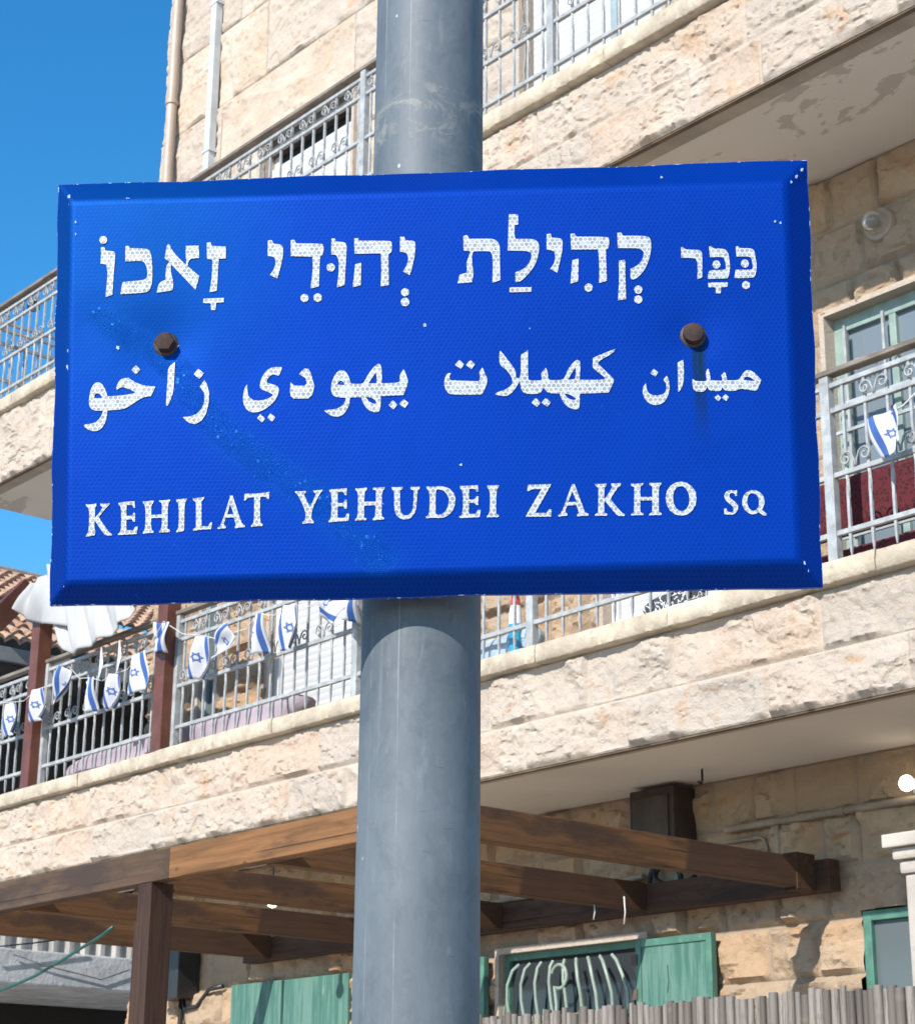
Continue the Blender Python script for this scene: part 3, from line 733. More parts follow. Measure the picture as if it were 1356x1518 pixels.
timber('ledger', -10.2, -5.60, WY-.14, WY-.06, PB-.01, PT-.005, LEDGER)
m = MB(); m.box(-5.755, -5.675, WY-.27, WY-.141, PB-.012, PT+.02); obj('joist_hanger', m, LEDGER, T, bevel=.004)
for xx, yy, l in ((at(880,1340,'Y',6.6).x, 6.6, .07), (at(925,1345,'Y',6.6).x, 6.6, .11), (-9.6, 6.0, .10)):
    m = MB(); m.tube([(xx, yy, PB+.02), (xx+.005, yy, PB-l*.5), (xx-.004, yy, PB-l)], .0035, 6); obj('string_end', m, WHITE, T, smooth=True)

# ------------------------------------------------------------------ reed fence and stone pillar
fy = 4.45; zt = 2.095
T = thing('reed_fence', (-4.0, fy, .125), 'grey split reed fence along the bottom right edge of the photo', 'fence')
m = MB(); at_r = []; at_n = []; rng = random.Random(3); x = -5.35
while x < -2.4:
    r = rng.uniform(.008, .0155); top = zt+rng.uniform(-.012, .010); y = fy+rng.uniform(-.006, .006); lean = rng.uniform(-.012, .012)
    zs = [.14]; nd = rng.uniform(.2, .45)
    nodes = [z for z in np.arange(.3+nd, top-.02, rng.uniform(.20, .34))]
    zs = [.14]; rr = [r]; nn = [0]
    for z in nodes:
        zs += [z-.012, z-.004, z+.004, z+.010]; rr += [r, r*1.05, r*1.05, r]; nn += [0, 1, 1, 0]
    zs += [top]; rr += [r*.96]; nn += [0]
    nb0 = len(m.v); m.tube([(x+lean*(z/top-1), y, z) for z in zs], rr, 8)
    rv = rng.random()
    for q in nn: at_n += [q]*8
    at_r += [rv]*(len(m.v)-nb0); x += r*1.9+rng.uniform(0, .003)
o = obj('reed_panel', m, REED, T, smooth=True, sharp=60)
for nm, arr in (('rnd', at_r), ('node', at_n)):
    aa = o.data.attributes.new(nm, 'FLOAT', 'POINT'); aa.data.foreach_set('value', np.array(arr, np.float32))
for zz in (1.2, 1.7):
    m = MB(); m.tube([(-5.35, fy-.018, zz), (-2.4, fy-.018, zz)], .002, 5); obj('wire', m, mat_plain('galvanised_wire', (.35,.35,.35), .4, metal=.8), T)
py_ = 5.25; q = at(1312, 1241, 'Y', py_)
xa, ztp = q.x-.02, q.z+.01
T = thing('stone_pillar', (xa+.25, py_+.25, 0), 'pale stone gate pillar with a stepped cap above the reed fence', 'pillar')
PIL = mat_plain('pale_cut_stone', (.46, .40, .34), .8, .15, 5, dirt=(.3,.24,.18))
m = MB(); m.box(xa+.05, xa+.5, py_+.05, py_+.5, .125, ztp-.13); obj('shaft', m, PIL, T, bevel=.01)
m = MB(); m.box(xa, xa+.64, py_, py_+.64, ztp-.045, ztp); obj('cap', m, PIL, T, bevel=.006)
m = MB(); m.box(xa+.022, xa+.59, py_+.022, py_+.59, ztp-.085, ztp-.045); m.box(xa+.038, xa+.55, py_+.038, py_+.55, ztp-.13, ztp-.085); obj('moulding', m, PIL, T, bevel=.012)
# two lit lamps under the balcony
q = at(1343, 1161, 'Y', WY-.12)
T = thing('lit_lamp', (q.x, WY, q.z), 'round glowing wall lamp on the shaded stone at the right edge', 'lamp')
m = MB(); m.lathe((q.x, WY-.12, q.z), [(.004, -.034), (.02, -.028), (.034, -.01), (.036, .0), (.034, .01), (.022, .028), (.018, .04)], 'Y', 20); obj('bulb', m, LIT, T, smooth=True)
m = MB(); m.lathe((q.x, WY-.08, q.z), [(.022, 0), (.022, .07)], 'Y', 14); m.lathe((q.x, WY-.02, q.z), [(.045, 0), (.045, .02)], 'Y', 18); obj('lamp_holder', m, WPL, T, smooth=True, sharp=40)
q = at(404, 1336, 'Y', 6.4)
T = thing('lit_lamp', (q.x, 6.4, 3.41), 'glowing bulb hanging behind the pergola joists left of the pole', 'lamp')
m = MB(); m.lathe((q.x, 6.4, q.z), [(.004, -.036), (.02, -.03), (.034, -.012), (.036, .0), (.030, .02), (.018, .04)], 'Z', 20); obj('bulb', m, LIT, T, smooth=True)
m = MB(); m.lathe((q.x, 6.4, q.z+.04), [(.018, 0), (.018, .05)], 'Z', 12); m.tube([(q.x, 6.4, q.z+.08), (q.x, 6.4, 3.42)], .004, 6); obj('pendant_cord', m, BLACKP, T)

# ------------------------------------------------------------------ lamp pole
PXY = (-1.7160, 1.4003); PR = .070
T = thing('metal_pole', (*PXY, .13), 'thick galvanised grey steel pole carrying the blue street sign', 'pole')
k = N('galvanised_steel')
v = k.sep(k.co)
c = k.mix(k.step(k.noise(3.5, 6, .6, sc=(1,1,.35), dist=.8), .36, .66), (.070, .086, .101), (.125, .146, .164))
c = k.mix(k.math('MULTIPLY', k.step(k.vor(130, out='Color', sc=(1,1,.6)), .0, 1.0), .16), c, (.175, .19, .20))
c = k.mix(k.math('MULTIPLY', k.step(k.noise(13, 6, .72, sc=(1,1,.6), dist=1.0), .50, .68), .45), c, (.06, .072, .084))
c = k.mix(k.math('MULTIPLY', k.step(k.noise(26, 5, .7, sc=(1.6,1.6,.5)), .58, .72), .5), c, (.17, .19, .205))
c = k.mix(k.math('MULTIPLY', k.step(k.noise(9, 6, .7, sc=(5,5,.15)), .60, .70), .6), c, (.175, .195, .21))
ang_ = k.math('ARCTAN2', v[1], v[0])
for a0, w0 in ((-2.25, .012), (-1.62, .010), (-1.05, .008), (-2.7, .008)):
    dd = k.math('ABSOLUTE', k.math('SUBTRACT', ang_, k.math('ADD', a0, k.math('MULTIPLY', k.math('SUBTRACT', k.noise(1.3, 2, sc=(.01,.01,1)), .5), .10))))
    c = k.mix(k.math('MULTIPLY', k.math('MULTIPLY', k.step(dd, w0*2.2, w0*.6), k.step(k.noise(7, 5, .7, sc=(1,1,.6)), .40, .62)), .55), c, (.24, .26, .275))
c = k.mix(k.math('MULTIPLY', k.step(k.noise(60, 3, .6, sc=(.5,.5,3.0)), .66, .74), .5), c, (.06, .07, .08))
c = k.mix(k.math('MULTIPLY', k.step(k.vor(34, sc=(1,1,.5)), .055, .03), .6), c, (.09, .10, .11))
c = k.mix(k.math('MULTIPLY', k.step(k.vor(21, sc=(1,1,.7)), .055, .03), .8), c, (.45, .46, .46))
# a pale ring of old clamp glue above the sign
c = k.mix(k.math('MULTIPLY', k.math('MULTIPLY', k.step(v[2], 2.675, 2.695), k.step(v[2], 2.775, 2.755)), k.step(k.noise(14, 6, .75, sc=(1,1,1.6), dist=1.2), .50, .62)), c, (.19, .195, .185))
STEEL = k.out(c, .58, .0, normal=k.bump(k.math('ADD', k.noise(30, 5, .6, sc=(1,1,.3)), k.math('MULTIPLY', k.noise(4, 3), 1.2)), .30, .003), Specular_IOR_Level=.35)
m = MB(); m.lathe((*PXY, .13), [(PR+.004, 0), (PR+.001, 1.5), (PR, 2.0), (PR-.001, 4.0), (PR-.01, 7.5)], n=96); obj('shaft', m, STEEL, T, smooth=True, sharp=50)
m = MB(); m.lathe((*PXY, .125), [(.17, 0), (.17, .02), (.09, .025), (.085, .10)], n=40); obj('base_flange', m, STEEL, T, smooth=True, sharp=40)

# ------------------------------------------------------------------ the blue street sign
fw = Vector((-0.7629, 0.6465, 0)); rt = Vector((0.6465, 0.7629, 0)); fw.normalize(); rt.normalize()
saz, sti = rad(4.0), rad(-3.0)
sn = -(fw*math.cos(saz)) - rt*math.sin(saz); sn = sn*math.cos(sti) + Vector((0,0,math.sin(sti))); sn.normalize()
d = Vector(ray(640, 570)); SC = Vector(CAMLOC) + d*(2.076/math.hypot(d.x, d.y))
su = Vector((0,0,1)).cross(sn).normalized(); sv = sn.cross(su).normalized()
SM = Matrix((su, sv, sn)).transposed().to_4x4(); SM.translation = SC
def sp(x, y, off=0.0):
    """photo-measured point -> coordinates on the sign's own plane (metres), off = distance behind it"""
    d = Vector(ray(x, y)); o = SC - sn*off; t = (o-Vector(CAMLOC)).dot(sn)/d.dot(sn)
    q = Vector(CAMLOC)+d*t-SC; return (q.dot(su), q.dot(sv))
def seg_d(u, v, a, b):
    ax, ay = a; bx, by = b; L2 = (bx-ax)**2+(by-ay)**2
    t = max(0, min(1, ((u-ax)*(bx-ax)+(v-ay)*(by-ay))/L2)); return math.hypot(u-ax-t*(bx-ax), v-ay-t*(by-ay)), t
BL_, BR_ = sp(245, 508), sp(1027, 496)
CR = [sp(150, 470), sp(245, 530), sp(330, 640), sp(455, 730), sp(560, 830)]
def disp(u, v):
    """how far the dented sheet stands off its plane"""
    g = lambda c, r: math.exp(-((u-c[0])**2+(v-c[1])**2)/(r*r))
    h = -.0045*g(BL_, .045) - .0030*g(BR_, .035)
    dm = min(seg_d(u, v, CR[i], CR[i+1])[0] for i in range(len(CR)-1))
    h += -.0009*math.exp(-(dm/.028)**2)
    h += .0012*g(sp(190, 330), .07) - .0015*g(sp(330, 560), .06) + .0015*g(sp(700, 650), .14)
    return h
SG = thing('street_sign', (0,0,0), 'large blue street sign with white Hebrew, Arabic and Latin lettering bolted to the pole', 'sign')
SG.matrix_world = SM
def sobj(name, mb, mat, smooth=False, sharp=None, parent=None, bevel=0):
    """geometry given in the sign's own coordinates"""
    me = bpy.data.meshes.new(name); me.from_pydata(mb.v, [], mb.f); me.update()
    for mm in (mat if isinstance(mat, (list, tuple)) else [mat]): me.materials.append(mm)
    if any(mb.mi): me.polygons.foreach_set('material_index', mb.mi)
    if bevel:
        bm = bmesh.new(); bm.from_mesh(me)
        bmesh.ops.bevel(bm, geom=[e for e in bm.edges if len(e.link_faces) == 2 and e.calc_face_angle(0) > .6], offset=bevel, segments=2, affect='EDGES'); bm.to_mesh(me); bm.free()
    if smooth:
        me.polygons.foreach_set('use_smooth', [True]*len(me.polygons))
        if sharp: me.set_sharp_from_angle(angle=rad(sharp))
    o = bpy.data.objects.new(name, me); C.objects.link(o); o.parent = parent or SG; return o

k = N('blue_reflective_sheeting'); xyz = k.sep(k.co); U_, V_ = xyz[0], xyz[1]
hd = k.hexd(k.co, 182.0)
wall_ = k.step(hd, .40, .47)
base = k.mix(k.step(k.noise(3.0, 4), .3, .7), (.0, .0235, .20), (.0, .028, .235))
base = k.mix(k.math('MULTIPLY', wall_, .55), base, (.0, .045, .34))
base = k.mix(k.math('MULTIPLY', k.step(k.noise(420, 2), .55, .75), .25), base, (.001, .025, .28))
# fine scuffs and a few white pits
scf = k.step(k.noise(7, 8, .75, dist=2.0), .64, .74)
base = k.mix(k.math('MULTIPLY', scf, .35), base, (.0, .10, .45))
base = k.mix(k.step(k.vor(17), .035, .02), base, (.15, .36, .62))
# rust-green run under the right bolt
du = k.math('ABSOLUTE', k.math('SUBTRACT', U_, k.math('ADD', BR_[0]+.006, k.math('MULTIPLY', k.math('SUBTRACT', k.noise(14, 2), .5), .01))))
run = k.math('MULTIPLY', k.step(du, .011, .004), k.math('MULTIPLY', k.step(V_, BR_[1]-.15, BR_[1]-.03), k.math('LESS_THAN', V_, BR_[1])))
base = k.mix(k.math('MULTIPLY', run, k.step(k.noise(60, 3, sc=(4,.3,1)), .3, .6, .55, .95)), base, (.004, .020, .032))
# crazed, blistered sheeting along the fold that runs from the left bolt to the lower edge
def dseg(a, b):
    pa = k.vm('SUBTRACT', k.vm('MULTIPLY', k.co, (1,1,0)), (a[0], a[1], 0)); ba = (b[0]-a[0], b[1]-a[1], 0); L2 = ba[0]**2+ba[1]**2
    t = k.math('DIVIDE', k.vm('DOT_PRODUCT', pa, ba), L2, clamp=True)
    sc_ = k.n('VectorMath', operation='SCALE'); sc_.inputs[0].default_value = ba; k.L(t, sc_.inputs['Scale'])
    return k.vm('LENGTH', k.vm('SUBTRACT', pa, sc_.outputs[0]))
dm = None
for i in range(len(CR)-1):
    q = dseg(CR[i], CR[i+1]); dm = q if dm is None else k.math('MINIMUM', dm, q)
dm = k.math('ADD', dm, k.math('MULTIPLY', k.math('SUBTRACT', k.noise(12, 4), .5), .03))
zone = k.step(dm, .022, .003); sheen_fade = k.math('MAXIMUM', k.math('MULTIPLY', k.step(dm, .05, .005), .25), k.math('MULTIPLY', k.step(k.vm('LENGTH', k.vm('SUBTRACT', k.vm('MULTIPLY', k.co, (1,1,0)), (*sp(170, 360), 0))), .30, .02), k.step(k.noise(3.2, 4), .25, .7, .5, 1.0)))
crack = k.math('MULTIPLY', zone, k.step(k.vor(75, 'DISTANCE_TO_EDGE', vec=k.vm('ADD', k.co, k.vm('SCALE', k.n('TexNoise').outputs['Color']))), .10, .02))
blist = k.math('MULTIPLY', zone, k.step(k.vor(95), .30, .10))
blist = k.math('MULTIPLY', blist, k.step(k.noise(45, 2), .48, .6))
base = k.mix(k.math('MULTIPLY', sheen_fade, .60), base, (.0, .056, .19))  # upper-left sky sheen painted into the colour, and faded film along the fold
base = k.mix(k.math('MULTIPLY', zone, .08), base, (.0, .085, .32))
base = k.mix(k.math('MULTIPLY', blist, .5), base, (.04, .25, .58))
hgt = k.math('ADD', k.math('MULTIPLY', wall_, .10), k.math('ADD', k.math('MULTIPLY', blist, 2.4), k.math('MULTIPLY', crack, 1.0)))
hgt = k.math('ADD', hgt, k.math('MULTIPLY', k.noise(16, 3), .9))
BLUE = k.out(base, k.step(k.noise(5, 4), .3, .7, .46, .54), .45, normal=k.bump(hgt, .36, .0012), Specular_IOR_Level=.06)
k = N('white_reflective_letters')
hd = k.hexd(k.co, 182.0)
cell = k.step(hd, .44, .34)
c = k.mix(k.math('MULTIPLY', cell, k.step(k.noise(160, 2), .35, .6, .35, 1.0)), (.46, .48, .51), (.185, .20, .215))
c = k.mix(k.math('MULTIPLY', k.step(k.noise(22, 6, .7), .60, .72), .5), c, (.34, .33, .33))
LETTER = k.out(c, .45, normal=k.bump(hd, .2, .001), Specular_IOR_Level=.5)
k = N('sheeting_cut_edge'); EDGE = k.out(k.mix(k.step(k.noise(150, 3, .6), .58, .63), (.002, .035, .27), (.36, .44, .55)), .5)
ALU = mat_plain('bare_aluminium', (.30, .31, .33), .45, .15, 6, metal=.6)
DEP = .025
TLo, TRo, BRo, BLo = sp(88, 275, DEP), sp(1195, 238, DEP), sp(1218, 870, DEP), sp(75, 897, DEP)
TLi, TRi, BRi, BLi = sp(105, 299), sp(1165, 271), sp(1184, 832), sp(98, 866)
NU, NV = 132, 72
def bil(a, b, c_, d_, s, t):   # tl tr br bl
    return (a[0]*(1-s)*(1-t)+b[0]*s*(1-t)+c_[0]*s*t+d_[0]*(1-s)*t, a[1]*(1-s)*(1-t)+b[1]*s*(1-t)+c_[1]*s*t+d_[1]*(1-s)*t)
rng = random.Random(5)
wob = lambda s, q: .0008*math.sin(5.3*s+q)+.00025*math.sin(13*s+2.1*q)
m = MB(); G = []
for j in range(NV+1):
    row = []
    for i in range(NU+1):
        u, v = bil(TLi, TRi, BRi, BLi, i/NU, j/NV); row.append((u, v, disp(u, v)))
    G.append(row)
m.grid(G, flip=True)
def strip(inner, outer, n, q, mi=0, steps=6):
    """the turned-back rim: rounded shoulder, flat slope, then a short lip"""
    P = []
    for i in range(n+1):
        s = i/n; (iu, iv, iw) = inner(s); (ou, ov) = outer(s); col = []
        wz = wob(s*3, q)
        for tt in range(steps+1):
            t = tt/steps; zz = -DEP*(t**1.0); zz += iw*(1-t)
            col.append((iu+(ou-iu)*t, iv+(ov-iv)*t, zz+wz*.6*t))
        P.append(col)
    return P
lerp = lambda a, b, s: (a[0]+(b[0]-a[0])*s, a[1]+(b[1]-a[1])*s)
def outer_w(a, b, q):
    nx, ny = -(b[1]-a[1]), b[0]-a[0]; L_ = math.hypot(nx, ny); nx /= L_; ny /= L_
    def f(s):
        p = lerp(a, b, s); w_ = wob(s*4, q)*min(1, 12*s, 12*(1-s)); return (p[0]+nx*w_, p[1]+ny*w_)
    return f
tops = strip(lambda s: G[0][round(s*NU)], outer_w(TLo, TRo, 1.0), NU, 1.0)
bots = strip(lambda s: G[NV][round(s*NU)], outer_w(BLo, BRo, 2.2), NU, 2.2)
lefs = strip(lambda s: G[round(s*NV)][0], outer_w(TLo, BLo, 3.1), NV, 3.1)
rigs = strip(lambda s: G[round(s*NV)][NU], outer_w(TRo, BRo, 4.4), NV, 4.4)
m.grid(tops, flip=False); m.grid(bots, flip=True); m.grid(lefs, flip=True); m.grid(rigs, flip=False)
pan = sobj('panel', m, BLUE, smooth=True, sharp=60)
bm = bmesh.new(); bm.from_mesh(pan.data); bmesh.ops.remove_doubles(bm, verts=bm.verts, dist=.0006); bmesh.ops.recalc_face_normals(bm, faces=bm.faces); bm.to_mesh(pan.data); bm.free()
if sum(p.normal.z*p.area for p in pan.data.polygons) < 0: pan.data.flip_normals()
pan.data.polygons.foreach_set('use_smooth', [True]*len(pan.data.polygons))
# cut edge of the sheet, then the bare back
m = MB()
for P, q in ((tops, 0), (rigs, 1), (bots, 0), (lefs, 1)):
    E = [c_[-1] for c_ in P]; cu = sum(e[0] for e in E)/len(E); cv = sum(e[1] for e in E)/len(E); L_ = math.hypot(cu, cv)
    nx, ny = (cu/L_, cv/L_); nx, ny = ((0, math.copysign(1, ny)) if q == 0 else (math.copysign(1, nx), 0))
    rows = []
    for e in E:
        j = 0
        rows.append([(e[0], e[1], e[2]+.0002), (e[0]+nx*(.0009+j), e[1]+ny*(.0009+j), e[2]-.0004), (e[0]+nx*(.0009+j), e[1]+ny*(.0009+j), e[2]-.0042), (e[0]-nx*.004, e[1]-ny*.004, e[2]-.0042)])
    m.grid(rows)
sobj('cut_edge', m, EDGE)
m = MB(); m.add([(*TLi, -.011), (*TRi, -.011), (*BRi, -.011), (*BLi, -.011), (*TLo, -DEP-.004), (*TRo, -DEP-.004), (*BRo, -DEP-.004), (*BLo, -DEP-.004)],
      [(0,1,2,3), (0,4,5,1), (1,5,6,2), (2,6,7,3), (3,7,4,0)]); sobj('back', m, ALU)
# white chips where the sheeting has flaked
FLK = mat_plain('flaked_white', (.30,.40,.52), .6, .4, 60)
def chip(x, y, r, ax=1.0, ang=0.0, off=0.0):
    n = 9; r *= .8; rr = [r*rng.uniform(.5, 1.15) for _ in range(n)]
    P = []
    for i in range(n):
        a = 2*math.pi*i/n; X_, Y_ = rr[i]*math.cos(a)*ax, rr[i]*math.sin(a)
        P.append((x+X_*math.cos(ang)-Y_*math.sin(ang), y+X_*math.sin(ang)+Y_*math.cos(ang)))
    q = [sp(a, b, off) for a, b in P]; z_ = -off+.0010
    q = [(u, v, z_+(disp(u, v) if off < .001 else 0)) for u, v in q]
    m = MB(); m.add(q, [tuple(range(n))]); sobj('paint_chip', m, FLK)
for a in [(103,292,5,.5,0,.006), (108,300,6,.35,.3,.003), (104,303,4,.6,0,.004), (191,298,6,1.2,0,.002), (497,279,5,.5,-.5,.016), (503,283,7,.35,.2,.014), (113,330,3,.8,0,0), (113,348,3,.6,0,0), (102,520,5,.5,.2,.002), (101,545,5,.6,0,.002), (104,530,3,1,0,.002),
          (383,846,3,.6,0,.010), (388,853,3,.5,0,.012), (444,846,3,.5,0,.009), (1191,834,6,.35,-.6,.006), (1196,845,5,.4,-.4,.011), (1180,262,4,.7,.5,.012), (1172,270,3,.9,.5,.006), (1188,252,4,.7,.4,.018), (98,868,5,.4,.9,.004), (175,515,4,.9,0,0), (262,512,5,.4,1.2,0), (980,263,3,1,0,.008), (1148,329,3,1,0,0), (1156,331,3,.8,0,0), (630,483,4,1,0,0), (500,560,2,1,0,0), (683,690,3,1,0,0)]: chip(*a)
# bolts with rusted washers
RUST = mat_plain('rusted_iron', (.042, .019, .013), .8, .5, 90, dirt=(.02,.012,.01), bumpd=.002)
for (x, y) in ((245, 508), (1027, 496)):
    u, v = sp(x, y); z0 = disp(u, v)
    m = MB(); m.lathe((u, v, z0-.001), [(.0150, 0), (.0150, .0016), (.0135, .0028), (.009, .003)], n=24)
    ws = sobj('washer', m, mat_plain('worn_washer', (.06,.042,.034), .55, .5, 80, metal=.4), smooth=True, sharp=40)
    m = MB(); m.lathe((u, v, z0+.002), [(.0120, 0), (.0122, .007), (.0112, .0098), (.007, .0112), (.002, .0112)], n=6 if x < 500 else 18)
    sobj('bolt', m, RUST, smooth=True, sharp=30)
# the clamps that hold it to the pole
pc = SM.inverted() @ Vector((PXY[0], PXY[1], SC.z))
for dv in (.14, -.13):
    m = MB(); z_ = pc.z - .0523*dv*0
    m.box(pc.x-.10, pc.x+.10, dv-.02, dv+.02, -.020, -.0112); m.box(pc.x-.018, pc.x+.018, dv-.014, dv+.014, pc.z+PR-.004, -.0201)
    sobj('clamp', m, ALU, bevel=.002)

# ---- lettering: outlines measured from the photograph, laid on the sheet
def soften(P, big):
    for _ in range(2):
        Q = []; n = len(P)
        for i in range(n):
            a, b, c_ = P[i-1], P[i], P[(i+1) % n]
            l1, l2 = math.dist(a, b), math.dist(b, c_)
            if l1 < 1e-6 or l2 < 1e-6: continue
            cs_ = ((b[0]-a[0])*(c_[0]-b[0])+(b[1]-a[1])*(c_[1]-b[1]))/(l1*l2)
            cut = .25 if cs_ > .55 else 0
            k1 = cut*l1 if cut else min(big, .25*l1); k2 = cut*l2 if cut else min(big, .25*l2)
            Q.append((b[0]+(a[0]-b[0])*k1/l1, b[1]+(a[1]-b[1])*k1/l1)); Q.append((b[0]+(c_[0]-b[0])*k2/l2, b[1]+(c_[1]-b[1])*k2/l2))
        P = Q; big *= .4
    return P
def circ(x, y, r): return [(x+r*math.cos(t*math.pi/8), y+r*math.sin(t*math.pi/8)) for t in range(16)]
def glyph(name, outer, holes, fr):
    x0, y0, sc_ = fr
    loops = []
    for L_ in [outer]+holes:
        if len(L_) != 16: L_ = soften(L_, 3.5)
        loops.append([sp(x0+a/sc_, y0+b/sc_) for a, b in L_])
    flat = [p for L_ in loops for p in L_]
    tris = tessellate_polygon([[Vector((a, b, 0)) for a, b in L_] for L_ in loops])
    bm = bmesh.new(); vs = [bm.verts.new((a, b, 0)) for a, b in flat]
    for t in tris:
        try: bm.faces.new([vs[i] for i in t])
        except ValueError: pass
    us = [p[0] for p in flat]; vv = [p[1] for p in flat]; g = .008
    for lo, hi, ax in ((min(us), max(us), 0), (min(vv), max(vv), 1)):
        q = math.floor(lo/g)*g+g
        while q < hi:
            no = (1,0,0) if ax == 0 else (0,1,0)
            bmesh.ops.bisect_plane(bm, geom=bm.verts[:]+bm.edges[:]+bm.faces[:], plane_co=(q if ax == 0 else 0, q if ax else 0, 0), plane_no=no); q += g
    bmesh.ops.recalc_face_normals(bm, faces=bm.faces)
    for f in bm.faces:
        if f.normal.z < 0: f.normal_flip()
    r = bmesh.ops.extrude_face_region(bm, geom=bm.faces[:]); top = {v for v in r['geom'] if isinstance(v, bmesh.types.BMVert)}
    for v in bm.verts:
        h = disp(v.co.x, v.co.y); v.co.z = h+(.0011 if v in top else .0001)
    bmesh.ops.recalc_face_normals(bm, faces=bm.faces)
    me = bpy.data.meshes.new(name); bm.to_mesh(me); bm.free(); me.materials.append(LETTER)
    o = bpy.data.objects.new(name, me); C.objects.link(o); o.parent = SG
def P_(s):
    n = [float(q) for q in s.replace(',', ' ').split()]; return list(zip(n[::2], n[1::2]))
F1 = (120, 340, 6.164); F2 = (385, 340, 5.65); F3 = (670, 310, 8.475); F4 = (800, 330, 7.533); F5 = (995, 350, 9.686)
F6 = (115, 520, 6.457); F7 = (350, 525, 5.117); F8 = (650, 505, 5.022); F9 = (945, 525, 7.137)
A1 = (115, 720, 9.04); A2 = (255, 720, 9.04); A3 = (430, 710, 8.475); A4 = (580, 710, 7.976); A5 = (770, 705, 8.475); A6 = (900, 705, 9.04); A7 = (1050, 700, 12.327)
